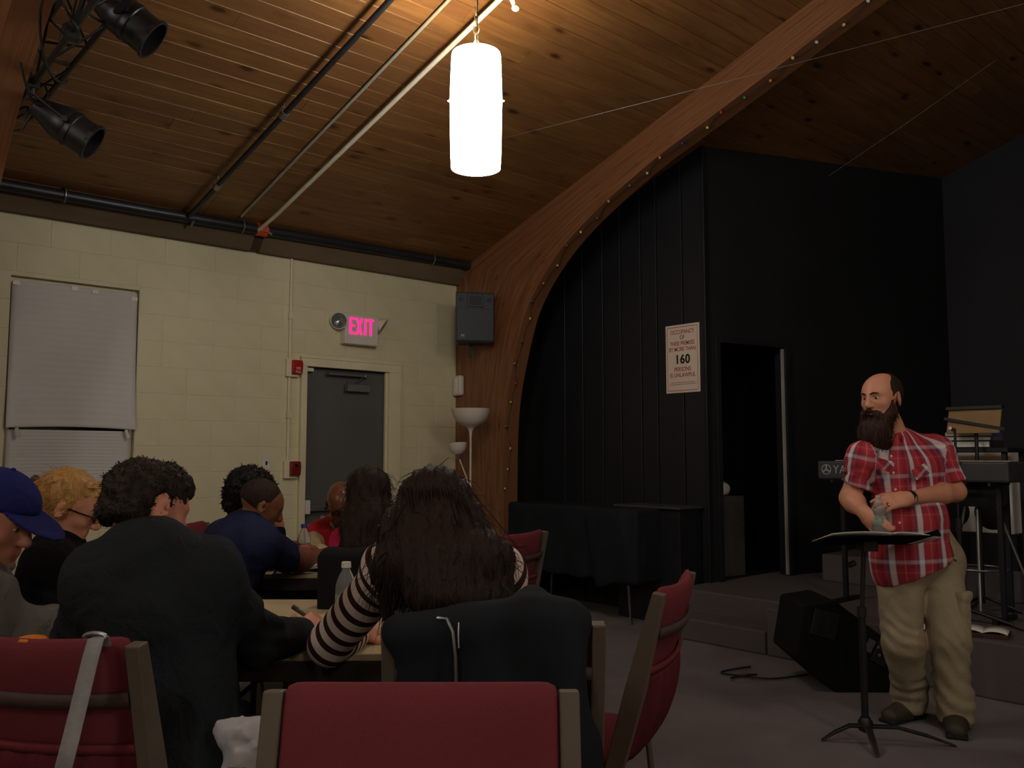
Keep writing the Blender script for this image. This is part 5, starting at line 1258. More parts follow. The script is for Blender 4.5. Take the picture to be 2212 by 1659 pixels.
# ---------------------------------------------------------------- 1 standing preacher
b0 = V3(2.10, 4.48, 0)
h = Hd(P(1904, 862, 4.44), (-.83, -.55, -.10), (-.02, 0, 1), 1.06)
j = mk(nb=P(1938, 948, 4.50), shR=P(1866, 992, 4.42), shL=P(2018, 978, 4.54), elR=P(1836, 1076, 4.43), wrR=P(1868, 1108, 4.25), elL=P(2064, 1062, 4.45), wrL=P(1962, 1076, 4.27),
       hipR=P(1942, 1215, 4.47), hipL=P(2020, 1210, 4.53), knR=P(1950, 1385, 4.43), knL=P(2052, 1378, 4.40), anR=V3(2.055, 4.60, .09), anL=V3(2.20, 4.42, .09), b=1.12, wo=(-.02, -.045, 0))
root = person_root('person', b0, 'standing bearded bald man in a red plaid shirt and khaki cargo trousers')
B = S(); torso(B, j, -.012); neck(B, j, h); head_prims(B, h, True, 1.05)
for sd in 'LR': upper(B, j, sd, -.003); fore(B, j, sd)
legs(B, j, -.005)
for sd, t in (('R', (-.85, -.5, 0)), ('L', (-.42, -.9, 0))):
    a = getattr(j, 'an' + sd); B.cap(a - V3(0, 0, .02), a + unit(t) * .1 - V3(0, 0, .05), .030, .022, .02)
bot = P(1899, 1128, 4.215)
hand_prims(B, j.wrR, (.42, -.30, -.62), (.80, .50, .1), (.2, -.3, .7), (.75, .8, .8, .85), 1.06, .03, tcurl=.3, tdir=(.80, .30, .05))
tipsL = hand_prims(B, j.wrL, (-.93, -.16, -.16), (.05, .75, -.65), (-.2, -.2, .9), (.22, .34, .42, .45), 1.06, .10)
B.build('body', SK['fair'], root, .0055, 1, None, b0)
eyes(h, root, b0); brows(h, root, b0, HM['beard'], .0045)
# cropped side hair
HR = S(); HR.ell(h(0, -.020, .034), np.array((.0855, .106, .0955)) * h.s, h.R, .01); HR.ell(h(0, .065, .105), np.array((.070, .106, .072)) * h.s, h.R, .02, 's'); HR.ell(h(0, .128, -.03), np.array((.12, .094, .12)) * h.s, h.R, .01, 's')
HR.cut(h(0, -.0, -.055), -h.R[:, 2], .02); HR.disp = lambda X: .0012 * wav(X, 300, 5); HR.dmax = .004
for q_ in (-1, 1): HR.ell(h(q_ * .09, -.008, -.012), np.array((.03, .026, .04)) * h.s, h.R, .006, 's')
HR.build('cropped_hair', HM['crop'], root, .0055, 1, None, b0)
# beard
BD = S(); E = lambda c, r, k=.02: BD.ell(h(*c), np.array(r) * h.s, h.R, k)
for q_ in (-1, 1):
    BD.cap(h(q_ * .071, .026, -.012), h(q_ * .064, .036, -.07), .009, .020, .015); BD.cap(h(q_ * .064, .036, -.07), h(q_ * .035, .075, -.13), .026, .036, .03)
    BD.cap(h(q_ * .004, .108, -.047), h(q_ * .032, .088, -.066), .0095, .011, .01); BD.cap(h(q_ * .034, .086, -.066), h(q_ * .036, .075, -.10), .012, .02, .02)
BD.cap(h(0, .082, -.105), h(0, .085, -.17), .034, .055, .03, h.R[:, 0], 1.4); BD.cap(h(0, .085, -.16), h(.0, .085, -.225), .055, .05, .04, h.R[:, 0], 1.35, 1.15); BD.cap(h(0, .085, -.22), h(-.005, .085, -.285), .048, .018, .04, h.R[:, 0], 1.1)
BD.disp = lambda X: .0045 * np.sin(h.loc(X)[:, 0] * 260 + 2.5 * wav(X, 30) + 20 * h.loc(X)[:, 2]) * .6 + .004 * wav(X, 60, 6); BD.dmax = .012
bd_ = BD.build('beard', HM['beard'], root, .0055, 1, None, b0); fuzz(bd_, 2200, .032, .0013, root, HM['beard'], (0, 0, -1.2), .35, 'beard_strands')
g = G(); g.sph(h(0, .106, -.066) - b0, np.array((.018, .007, .006)) * h.s, 10, h.R); g.build('lower_lip', M['lip'], root, smooth='all')
# plaid shirt
q = N('red_plaid'); at_ = q.n('ShaderNodeAttribute', attribute_name='pat'); sp = q.n('ShaderNodeSeparateXYZ'); q.l(at_.outputs['Vector'], sp.inputs[0])
RED, WHT, NAV, PNK, MAR = srgb(182, 58, 68), srgb(226, 216, 216), srgb(84, 72, 100), srgb(208, 124, 124), srgb(122, 32, 46)
fu = q.math('FRACT', q.math('MULTIPLY', q.math('ADD', sp.outputs[0], 5.045), 1 / .118)); fv = q.math('FRACT', q.math('MULTIPLY', q.math('ADD', sp.outputs[1], 5.0), 1 / .14))
cu_ = q.ramp(fu, [(0, NAV), (.06, WHT), (.20, WHT), (.25, NAV), (.29, RED), (.50, RED), (.53, PNK), (.565, RED), (.80, MAR), (.90, RED), (.95, NAV)])
cv_ = q.ramp(fv, [(0, RED), (.25, RED), (.29, PNK), (.33, RED), (.48, MAR), (.56, NAV), (.62, WHT), (.70, WHT), (.74, NAV), (.80, RED), (1, RED)])
n2 = q.noise(q.tex(), 500, 2); q.col(q.mix(.30, cu_, cv_)); q.set(.85, 0, .2); q.bump(n2, .3, .002); M['plaid'] = q.m
SH = S(); torso(SH, j, .016, False)
bel = P(1965, 1110, 4.44); hem = P(1967, 1202, 4.47)
SH.cap(j.waist, hem, .150, .160, .06, j.hx, 1.28, 1.30); SH.cap(hem, hem + V3(0, 0, -.06), .160, .164, .04, j.hx, 1.30)
for sd in 'LR':
    sh, el = getattr(j, 'sh' + sd), getattr(j, 'el' + sd); e2 = sh + (el - sh) * (.86 if sd == 'L' else .70); SH.cap(sh, e2, .074, .078, .04)
    SH.cut(e2 + unit(el - sh) * .004, unit(el - sh), .004) if False else None
cutn = unit(V3(.42, 0, -1)); SH.cut(hem + V3(0, 0, -.075), cutn, .004)
SH.disp = folds(.005, 15, 2, (j.shL + V3(0, 0, -.05), j.shR + V3(0, 0, -.05), bel)); SH.dmax = .014
for sd, fr in (('L', .86), ('R', .70)):
    sh, el = getattr(j, 'sh' + sd), getattr(j, 'el' + sd); e2 = sh + (el - sh) * fr; dd = unit(el - sh)
    SH._add(lambda X, p=e2, n=dd: np.maximum(-((X - p) @ n), np.sqrt(((X - p - np.outer((X - p) @ n, n)) ** 2).sum(1)) - .10), e2 + dd * .05, .13, 's', .004)
    SH.cap(e2 - dd * .03, e2 + dd * .05, .060, .062, .004, op='s')
SH.ell(h(0, .02, -.13), (.075, .075, .09), None, .01, 's')
fr_ = V3(-.35, -1, 0)
SH.build('plaid_shirt', M['plaid'], root, .0065, 1, limb_pat([(hem - V3(0, 0, .3), j.sc + V3(0, 0, .1), .165, -.3, fr_), (j.shL + V3(.03, 0, 0), j.elL, .075, .7, fr_), (j.shR - V3(.03, 0, 0), j.elR, .075, .7, fr_)]), b0)
shirt = root.children[-1]
CL = S()                                       # collar
for q_ in (-1, 1):
    a = j.nb + j.sx * -q_ * .065 + V3(0, .02, .035); f_ = P(1946 if q_ > 0 else 1900, 968, 4.34); CL.box((a + f_) / 2 + V3(0, 0, .0), (.055, .006, .032), np.stack(frame_from(np.cross(unit(f_ - a), (0, 0, 1)), unit(f_ - a)), 1)[:, [1, 2, 0]], .005, .006)
CL.cap(j.nb + j.sx * .06 + V3(0, .03, .03), j.nb - j.sx * .06 + V3(0, .03, .03), .018, .018, .03)
CL.build('collar', M['plaid'], shirt, .006, 1, limb_pat([(hem, j.sc + V3(0, 0, .1), .165, 0, fr_)]), b0)
for x, y, rot in ((1912, 1005, .25), (1990, 1018, -.45)):
    g = G(); p = P(x, y, 4.262 if x < 1950 else 4.30); g.box(p - b0, (.09, .010, .055), Ry(rot) @ Rz(.15)); pk = g.build('pocket_flap', M['plaid'], shirt, bevel=.004)
    a = pk.data.attributes.new('pat', 'FLOAT_VECTOR', 'POINT'); co = np.array([v.co[:] for v in pk.data.vertices]); cc = co - co.mean(0); a.data.foreach_set('vector', np.stack([cc[:, 0] + cc[:, 2], cc[:, 2] - cc[:, 0], cc[:, 1]], 1).astype(np.float32).ravel())
for k in range(6):
    g = G(); p = P(1925 + k * 4.5, 985 + k * 36, 4.252 + .004 * k); g.cyl(p - b0, p - b0 - V3(.001, .006, 0), .0055, n=10); g.build('button', M['white'], shirt)
# cargo trousers
M['khaki'] = cloth('khaki_cotton', srgb(160, 147, 120), .12, .9, 5, .45)
TR = S(); TR.cap(j.hipL, j.hipR, .140, None, .04); TR.cap(j.hc, j.hc + V3(0, 0, .13), .135, .14, .04, j.hx, 1.25)
for sd in 'LR':
    hp, kn, an = (getattr(j, q_ + sd) for q_ in ('hip', 'kn', 'an')); TR.cap(hp, kn, .122, .094, .03); TR.cap(kn, an + V3(0, 0, .05), .094, .084, .04); TR.cap(an + V3(0, 0, .06), an + V3(0, 0, -.02), .088, .084, .03)
    TR.cap(an - V3(0, 0, .02), an - V3(0, 0, .12), .066, .066, .01, op='s')
def trf(X):
    Y = X * np.array((1, 1, .45)); d = .008 * (np.abs(wav(Y, 13, 5, 4)) - .45) + .0035 * (np.abs(wav(X * np.array((1, 1, .8)), 24, 5, 8)) - .45)
    for kn in (j.knL, j.knR, j.anL + V3(0, 0, .08), j.anR + V3(0, 0, .08)):
        w_ = np.exp(-((X - kn) ** 2).sum(1) / .022); d = d + .006 * w_ * np.sin((X - kn) @ unit((.5, .0, 1)) * 80 + 4 * wav(X, 14, 3, 1))
    return d
TR.disp = trf; TR.dmax = .02; TR.cut(j.anL + V3(0, 0, -.055), (0, 0, -1), .004); TR.build('trousers', M['khaki'], root, .0075, 1, None, b0); tr = root.children[-1]
PKT = S(); p = P(2064, 1322, 4.40); PKT.box(p, (.034, .07, .09), Rz(.5), .02, .03); PKT.box(p + V3(.001, 0, .085), (.037, .075, .024), Rz(.5), .012, .008); PKT.disp = lambda X: .005 * wav(X, 40); PKT.dmax = .008
PKT.build('cargo_pocket', M['khaki'], tr, .0075, 1, None, b0)
g = G(); g.bar(P(2040, 1197, 4.36) - b0, P(2068, 1214, 4.40) - b0, .008, .01); g.build('hip_pocket_welt', MAT('welt', srgb(70, 56, 34), .8), tr)
M['sock'] = cloth('pale_sock', srgb(196, 178, 142)); M['shoe'] = MAT('dark_shoe', srgb(56, 50, 40), .6, .15, 12, .1)
for sd, t in (('R', (-.85, -.5, 0)), ('L', (-.42, -.9, 0))):
    a = getattr(j, 'an' + sd); s_ = S(); shoe(s_, a, t, .006); s_.disp = lambda X: .001 * wav(X, 60); s_.dmax = .003; sh_ = s_.build('shoe', M['shoe'], root, .0065, 1, None, b0)
    g = G(); g.box(V3(a[0], a[1], .011) + unit(t) * .055 - b0, (.098, .27, .022), Rz(atan2(t[1], t[0]) - pi / 2)); g.build('sole', M['rubber'], sh_, bevel=.01)
    g = G(); g.cyl(a - V3(0, 0, .02) - b0, a + V3(0, 0, .07) - b0, .052, .055, 16); g.build('sock', M['sock'], root, smooth=True)
# wrist bands, ring
def band(p, d, r, wd, m, name):
    x, y, z = frame_from(d); g = G(); g.lathe([(r, -wd / 2), (r + .004, -wd / 2), (r + .004, wd / 2), (r, wd / 2), (r, -wd / 2)], 20, p - b0, np.stack([x, y, z], 1)); g.build(name, m, root, smooth=True)
band(j.wrL + unit(j.elL - j.wrL) * .012, j.elL - j.wrL, .032, .026, M['rubber'], 'wrist_band'); band(j.wrR + unit(j.elR - j.wrR) * .012, j.elR - j.wrR, .0315, .008, MAT('red_cord', srgb(120, 40, 34), .7), 'bracelet')
rp = j.wrL + unit((-.93, -.16, -.16)) * .118 + V3(0, -.008, -.012); band(rp, (-.93, -.16, -.3), .0098, .006, MAT('gold', srgb(230, 190, 110), .2, 0, metal=1), 'ring')
bottle((bot[0], bot[1], bot[2] - .085), 'clear water bottle held by the standing bearded man', None, M['green'], .215)

# ---------------------------------------------------------------- generic seated person
def seated(name_label, b0, h, j, skn, top_m, trouser_m, sleeve=1.0, hands=(), res=.009, g=.018, collar=True, pat=None, disp=None, top_name='jacket', shoes=True, detail=True):
    b0 = np.array(b0, float); root = person_root('person', b0, name_label)
    B = S(); torso(B, j, -.022); neck(B, j, h); head_prims(B, h, detail)
    for sd in 'LR': upper(B, j, sd, -.004); fore(B, j, sd, -.002)
    legs(B, j, -.006)
    for sd in 'LR':
        a = getattr(j, 'an' + sd); B.cap(a, a + unit(j.toe) * .1 - V3(0, 0, .03), .034, .028, .02)
    for hd in hands: hand_prims(B, *hd)
    B.build('body', skn, root, res * .9, 1, None, b0)
    T = S(); torso(T, j, g)
    for sd in 'LR':
        upper(T, j, sd, g); 
        if sleeve > 1.0: el, wr = getattr(j, 'el' + sd), getattr(j, 'wr' + sd); T.cap(el, el + (wr - el) * (sleeve - 1), .046 * j.b + g, .036 * j.b + g, .03)
    if collar: T.cap(j.nb + (h.c - j.nb) * .02 - j.sx * .03, j.nb + (h.c - j.nb) * .02 + j.sx * .03, .056 + g * .6, None, .03)
    T.ell(h(0, .01, -.10), np.array((.055, .06, .06)), None, .01, 's')
    T.disp = disp or folds(.009, 13, 3, (j.elL, j.elR)); T.dmax = .035
    if sleeve <= 1.0:
        for sd in 'LR':
            sh, el = getattr(j, 'sh' + sd), getattr(j, 'el' + sd); e2 = sh + (el - sh) * sleeve; dd = unit(el - sh)
            T._add(lambda X, p=e2, n=dd: np.maximum(-((X - p) @ n), np.sqrt(((X - p - np.outer((X - p) @ n, n)) ** 2).sum(1)) - .11), e2 + dd * .06, .14, 's', .004)
    T.cut(j.hc - V3(0, 0, .09), (0, 0, -1), .01)
    T.build(top_name, top_m, root, res, 1, pat, b0)
    TR = S(); TR.cap(j.hipL, j.hipR, .118 * j.b, None, .04); legs(TR, j, .012)
    TR.disp = folds(.004, 14, 5, (j.knL, j.knR)); TR.dmax = .014; TR.build('trousers', trouser_m, root, .013, 1, None, b0)
    if shoes:
        for sd in 'LR': s_ = S(); shoe(s_, getattr(j, 'an' + sd), j.toe, .006); s_.build('shoe', M['shoe'], root, .012, 1, None, b0)
    return root
def sit(j_, hipc, fwd, kn_l=.42):              # seated legs for a hip centre and facing direction
    f = unit((fwd[0], fwd[1], 0)); s = V3(f[1], -f[0], 0); c = np.array(hipc, float)
    d = dict(hipL=c - s * .09, hipR=c + s * .09, knL=c - s * .12 + f * kn_l + V3(0, 0, -.02), knR=c + s * .12 + f * kn_l + V3(0, 0, -.02))
    d['anL'] = V3(d['knL'][0], d['knL'][1], .09) + f * .04; d['anR'] = V3(d['knR'][0], d['knR'][1], .09) + f * .04; d['toe'] = f
    d.update(j_); return mk(**d)
M['jean'] = cloth('dark_jeans', srgb(34, 38, 50)); M['blacktr'] = cloth('black_trousers', srgb(24, 24, 27))

# ---------------------------------------------------------------- 2 man in the dark jacket, seen from behind
h = Hd(P(318, 1108, 2.30), (.62, .70, -.34), (-.05, .15, 1), 1.0)
j = sit(dict(nb=P(318, 1188, 2.22), shL=P(224, 1252, 2.22), shR=P(436, 1246, 2.26), elL=P(165, 1400, 2.34), wrL=P(320, 1392, 2.78), elR=P(560, 1385, 2.46), wrR=P(648, 1372, 2.82), b=1.02), (-.86, 2.24, .56), (.30, .95))
hb = P(318, 1160, 2.22)
M['jacket'] = cloth('dark_jacket', srgb(37, 41, 45), .18, .8, 5)
root = seated('man in a dark jacket leaning over the near table with his back to the camera', (-.86, 2.24, 0), h, j, SK['ruddy'], M['jacket'], M['jean'], 1.93,
    [(j.wrR, (.35, .80, .30), (-.55, .15, -.75), (-.7, .2, .4), (.7, .7, .75, .8), 1.0, .04), (j.wrL, (.8, .5, 0), (0, .1, -1), (0, .6, .3))], .0085, .024)
b0 = V3(-.86, 2.24, 0)
HR = S(); HR.ell(h(0, -.022, .044), np.array((.088, .108, .094)) * h.s, h.R, .02); HR.ell(h(0, .03, .085), np.array((.070, .075, .05)) * h.s, h.R, .03); HR.cap(h(-.035, -.085, -.03), h(.035, -.085, -.03), .032, None, .03)
HR.ell(h(0, .13, -.03), np.array((.10, .10, .10)) * h.s, h.R, .02, 's')
for q_ in (-1, 1): HR.ell(h(q_ * .102, -.004, .002), np.array((.038, .036, .056)) * h.s, h.R, .006, 's'); HR.ell(h(q_ * .095, .055, -.035), np.array((.045, .045, .050)) * h.s, h.R, .008, 's')
HR.cut(h(0, -.03, -.06), -h.R[:, 2] - h.R[:, 1] * .2, .02)
HR.disp = lambda X: .006 * wav(X, 70, 8) + .005 * wav(X, 150, 6, 4); HR.dmax = .02; hs_ = HR.build('short_dark_hair', HM['brown'], root, .0065, 0, None, b0); fuzz(hs_, 2600, .015, .0015, root, HM['brown'], (.0, -.1, -.25), .55, zone=lambda C, h=h, b=b0: (h.loc(C + b)[:, 1] < .05) & (h.loc(C + b)[:, 2] > -.05))
CLR = S(); c_ = j.nb + (h.c - j.nb) * .12
for q_ in np.linspace(-1, 1, 7): CLR.cap(c_ + j.sx * .075 * sin(q_ * 1.5) + V3(0, -.062 * cos(q_ * 1.5) + .02, -.02 - .01 * cos(q_)), c_ + j.sx * .080 * sin(q_ * 1.5) + V3(0, -.070 * cos(q_ * 1.5) + .02, -.055), .017, .019, .02)
CLR.disp = lambda X: .002 * wav(X, 30); CLR.dmax = .004; CLR.build('coat_collar', M['jacket'], root.children[1], .008, 1, None, b0)
PN = seat_thing('pen', P(668, 1330, 3.0), 'brown marker pen held over the near table', 'pen'); c = P(668, 1330, 3.0)
g = G(); g.cyl(P(634, 1312, 2.98) - c, P(676, 1340, 2.96) - c, .0075, n=10); g.build('barrel', MAT('marker', srgb(70, 56, 46), .4), PN, smooth=True); g = G(); g.cyl(P(632, 1310, 2.98) - c, P(644, 1318, 2.977) - c, .0082, n=10); g.build('pen_cap', M['blackplastic'], PN, smooth=True)

# ---------------------------------------------------------------- 3 woman in the striped sweater
h = Hd(P(934, 1118, 2.48), (-.25, .92, -.30), (0, .1, 1), .97)
j = sit(dict(nb=P(950, 1180, 2.42), shL=P(846, 1228, 2.42), shR=P(1068, 1240, 2.36), elL=P(712, 1392, 2.62), wrL=P(770, 1370, 2.86), elR=P(1090, 1395, 2.60), wrR=P(980, 1385, 2.86), b=.95), (-.10, 2.44, .56), (-.05, 1))
q = N('striped_knit'); at_ = q.n('ShaderNodeAttribute', attribute_name='pat'); sp = q.n('ShaderNodeSeparateXYZ'); q.l(at_.outputs['Vector'], sp.inputs[0])
fr2 = q.math('FRACT', q.math('MULTIPLY', q.math('ADD', sp.outputs[1], 5.0), 1 / .050)); n2 = q.noise(q.tex(), 380, 2)
q.col(q.ramp(fr2, [(0, srgb(220, 200, 188)), (.52, srgb(220, 200, 188)), (.55, srgb(58, 34, 32)), (.97, srgb(58, 34, 32)), (1, srgb(220, 200, 188))])); q.set(.9, 0, .15); q.bump(n2, .4, .002); M['knit'] = q.m
rf = V3(0, 1, 0)
root = seated('woman with long dark hair in a cream and brown striped sweater, back to the camera', (-.10, 2.36, 0), h, j, SK['fair'], M['knit'], M['jean'], 1.9, [(j.wrL, (.5, .8, 0), (0, .1, -1), (.5, -.2, .2)), (j.wrR, (-.6, .7, 0), (0, .1, -1), (-.5, -.2, .2))], .008, .016,
    pat=limb_pat([(j.hc, j.sc + V3(0, 0, .1), .15, 0, rf), (j.shL, j.elL, .07, .61, rf), (j.elL, j.wrL, .06, .95, rf), (j.shR, j.elR, .07, .61, rf), (j.elR, j.wrR, .06, .95, rf)]), top_name='striped_sweater', disp=folds(.003, 14, 3))
b0 = V3(-.10, 2.36, 0)
def long_hair(h, segs, root, b0, mat_, res=.008, amp=.006, fq=150, flat=None):
    L = S(); L.ell(h(0, -.022, .044), np.array((.092, .115, .095)) * h.s, h.R, .02); L.ell(h(0, .10, -.03), np.array((.075, .085, .12)) * h.s, h.R, .02, 's')
    for a, b, r1, r2, e in segs: L.cap(a, b, r1, r2, .05, V3(1, 0, 0), e)
    ax = unit(segs[-1][1] - segs[0][0])
    def dsp(X):
        ang = X[:, 0] * fq + 3.0 * wav(X * np.array((1, 1, .35)), 9, 4, 2) + 12 * X[:, 2]
        return amp * .5 * np.sin(ang) + amp * .45 * np.sin(ang * 2.3 + 1.3 + X[:, 1] * 90) + .004 * wav(X, 26, 5, 1)
    L.disp = dsp; L.dmax = .02; lh_ = L.build('long_hair', mat_, root, res, 0, None, b0); fuzz(lh_, 1800, .075, .0012, root, mat_, (0.06, -.05, -1.0), .10, 'fine_strands')
Cc = P(950, 1180, 2.36)
segs = [(h(0, -.06, .03), P(925, 1150, 2.36), .088, .085, 1.15), (P(925, 1150, 2.36), P(945, 1215, 2.28), .08, .075, 1.6), (P(945, 1215, 2.28), P(985, 1290, 2.22), .068, .055, 2.1), (P(985, 1290, 2.22), P(1020, 1330, 2.22), .05, .03, 2.0),
        (P(985, 1120, 2.38), P(1050, 1210, 2.28), .05, .05, 1.2), (P(1050, 1210, 2.28), P(1080, 1290, 2.24), .045, .03, 1.1), (P(868, 1140, 2.40), P(848, 1240, 2.30), .04, .035, 1.1), (P(848, 1240, 2.30), P(838, 1330, 2.28), .03, .015, 1.0)]
long_hair(h, segs, root, b0, HM['long'], .0075, .006, 170)
g = G()
for k in range(70):                            # loose strands over the back
    x0 = rng.uniform(860, 1010); x1 = x0 + (x0 - 930) * rng.uniform(.6, 1.3) + rng.uniform(0, 60); y1 = rng.uniform(1200, 1330)
    pts = [P(x0 + (x1 - x0) * t ** 1.2 + 6 * sin(5 * t + k), 1040 + (y1 - 1040) * t, 2.345 - .13 * t) - b0 for t in np.linspace(.05, 1, 8)]
    g.tube(pts, [.0016] * 7 + [.0005], 4, cap=False)
for k in range(0):
    a = rng.uniform(-.9, .9); p = h(.08 * sin(a), -.03, .048 + .098 * cos(a)); g.tube([p - b0, p + h.R[:, 0] * .02 * sin(a) + V3(rng.uniform(-.02, .03), 0, .010) - b0, p + V3(rng.uniform(-.03, .05), -.01, .004) - b0], .0009, 4, cap=False)
o_ = g.build('loose_strands', HM['long'], root, smooth='all'); o_['kind'] = 'stuff'

# ---------------------------------------------------------------- 4 man in the blue cap
h = Hd(P(-8, 1124, 2.62), (.90, -.10, -.36), (.12, 0, 1), 1.06)
j = sit(dict(nb=P(-62, 1230, 2.62), shR=P(-62, 1290, 2.44), shL=P(-120, 1285, 2.80), elR=P(58, 1392, 2.46), wrR=P(118, 1335, 2.74), elL=P(40, 1370, 2.92), wrL=P(150, 1340, 2.95), b=1.05), (-1.60, 2.58, .56), (1, .15))
M['greyjk'] = cloth('grey_green_jacket', srgb(104, 102, 96), .12, .75, 6)
root = seated('man in a navy baseball cap and grey jacket at the left edge', (-1.60, 2.58, 0), h, j, SK['ruddy'], M['greyjk'], M['jean'], 1.6, [(j.wrR, (.45, .55, .3), (.5, -.3, -.5), (.3, .2, .9), (.5, .5, .5, .5)), (j.wrL, (.9, .2, 0), (0, .1, -1), (0, -.6, .3))], .0085, .03,
    disp=lambda X: .010 * np.sin(X @ unit((.9, .2, -.35)) * 75 + 2.5 * wav(X, 11, 4, 1)) * .6 + .005 * wav(X, 20))
b0 = V3(-1.60, 2.58, 0); brows(h, root, b0, HM['grey']); eyes(h, root, b0)
CP_ = S(); CP_.ell(h(0, -.012, .052), np.array((.092, .116, .095)) * h.s, h.R, .01); CP_.cut(h(0, 0, .045), -h.R[:, 2] + h.R[:, 1] * .08, .006); CP_.disp = lambda X: .0015 * wav(X, 30); CP_.dmax = .004
M['cap'] = cloth('navy_cap', srgb(36, 40, 98), .1, .85, 8); cp = CP_.build('cap', M['cap'], root, .0065, 1, None, b0)
BR = S(); BR.ell(h(0, .10, .044), np.array((.085, .105, .010)) * h.s, h.R @ Rx(-.22), .01); BR.ell(h(0, .135, .0), np.array((.11, .12, .020)) * h.s, h.R @ Rx(-.3), .02, 's'); BR.build('brim', M['cap'], cp, .0055, 1, None, b0)
g = G(); g.sph(h(0, -.012, .147) - b0, .008, 8); g.build('cap_button', M['cap'], cp, smooth='all')
GT = S(); GT.ell(h(0, .082, -.103), np.array((.026, .022, .022)) * h.s, h.R, .01); GT.disp = lambda X: .002 * wav(X, 200); GT.dmax = .004; GT.build('goatee', HM['grey'], root, .0055, 0, None, b0)
g = G(); d_ = unit(j.wrR - j.elR); g.cyl(j.elR + (j.wrR - j.elR) * .58 - b0, j.elR + (j.wrR - j.elR) * .95 - b0, .052, .044, 18); g.build('black_cuff', M['blackcloth'], root, smooth=True)

# ---------------------------------------------------------------- 5 blonde woman with glasses
h = Hd(P(150, 1098, 3.06), (.86, .22, -.42), (.1, 0, 1), .97)
j = sit(dict(nb=P(128, 1180, 3.06), shR=P(105, 1222, 2.92), shL=P(155, 1215, 3.22), elR=P(120, 1320, 2.90), wrR=P(225, 1335, 3.0), elL=P(170, 1300, 3.34), wrL=P(240, 1320, 3.3), b=.98), (-1.64, 3.08, .56), (1, .1))
M['blackknit'] = cloth('black_knit', srgb(22, 22, 24), .15, .95, 10)
root = seated('blonde woman with dark glasses and a black sweater reading at the near table', (-1.64, 3.08, 0), h, j, SK['fair'], M['blackknit'], M['blacktr'], 1.9, [(j.wrR, (.8, .3, 0), (0, .1, -1), (0, .6, .2)), (j.wrL, (.8, -.2, 0), (0, .1, -1), (0, -.6, .2))], .009, .018, top_name='black_sweater')
b0 = V3(-1.64, 3.08, 0); glasses(h, root, b0); eyes(h, root, b0); brows(h, root, b0, HM['blonde'], .003)
HR = S(); HR.ell(h(0, -.022, .046), np.array((.085, .110, .092)) * h.s, h.R, .02); HR.cap(h(0, -.11, .02), h(0, -.155, .015), .030, .022, .03); HR.ell(h(0, .125, -.03), np.array((.11, .108, .10)) * h.s, h.R, .02, 's')
for q_ in (-1, 1): HR.cap(h(q_ * .078, .0, .02), h(q_ * .07, -.02, -.10), .014, .008, .02)
HR.cap(h(-.03, .085, .090), h(.03, .085, .090), .013, None, .02); HR.cut(h(0, 0, -.12), -h.R[:, 2], .02)
HR.disp = lambda X: .0022 * np.sin(h.loc(X) @ unit((.3, .25, 1)) * 300 + 2 * wav(X, 10, 4)) + .002 * wav(X, 35); HR.dmax = .014; hs_ = HR.build('blonde_hair', HM['blonde'], root, .0065, 1, None, b0); fuzz(hs_, 1600, .04, .0011, root, HM['blonde'], (-.8, -.1, -.5), .12, zone=lambda C, h=h, b=b0: h.loc(C + b)[:, 1] < .06)
g = G(); g.sph(h(0, -.15, .04) - b0, (.012, .016, .022), 8, h.R); g.sph(h(0, -.158, .0) - b0, (.010, .012, .016), 8, h.R); g.build('hair_clip', M['blackplastic'], root, smooth='all')
g = G()
for k in range(26):
    a = rng.uniform(-1.0, 1.0); pts = [h(.085 * sin(a) * (1 - .75 * t), .07 - .2 * t, .075 + .065 * cos(a) * (1 - t) - .05 * t) - b0 for t in np.linspace(0, 1, 7)]; g.tube(pts, .0016, 4, cap=False)
o_ = g.build('hair_strands', HM['blonde'], root, smooth='all'); o_['kind'] = 'stuff'

# ---------------------------------------------------------------- 6 man in the navy polo
h = Hd(P(564, 1094, 4.34), (.80, .40, -.42), (.15, .05, 1), 1.0)
j = sit(dict(nb=P(528, 1136, 4.30), shR=P(560, 1176, 4.20), shL=P(482, 1168, 4.46), elR=P(638, 1212, 4.46), wrR=P(694, 1198, 4.66), elL=P(560, 1190, 4.75), wrL=P(630, 1180, 4.85), b=1.24), (-1.50, 4.28, .56), (.95, .3))
M['navy'] = cloth('navy_polo', srgb(40, 46, 76), .12, .9, 6)
root = seated('heavy man in a navy polo shirt leaning on the far table', (-1.50, 4.28, 0), h, j, SK['brown'], M['navy'], M['blacktr'], .82, [(j.wrR, (.8, .5, .1), (0, .2, -1), (0, .6, .4), (.5, .5, .5, .5)), (j.wrL, (.8, .2, 0), (0, .1, -1), (0, -.6, .3))], .011, .016, top_name='polo_shirt')
b0 = V3(-1.50, 4.28, 0)
HR = S(); HR.ell(h(0, -.020, .040), np.array((.0835, .104, .094)) * h.s, h.R, .01); HR.ell(h(0, .12, -.04), np.array((.10, .095, .09)) * h.s, h.R, .01, 's')
for q_ in (-1, 1): HR.ell(h(q_ * .095, .0, -.02), np.array((.03, .034, .045)) * h.s, h.R, .006, 's')
HR.cut(h(0, 0, -.035), -h.R[:, 2] - h.R[:, 1] * .3, .015); HR.disp = lambda X: .0015 * wav(X, 250); HR.dmax = .004; HR.build('cropped_hair', HM['crop'], root, .007, 1, None, b0)

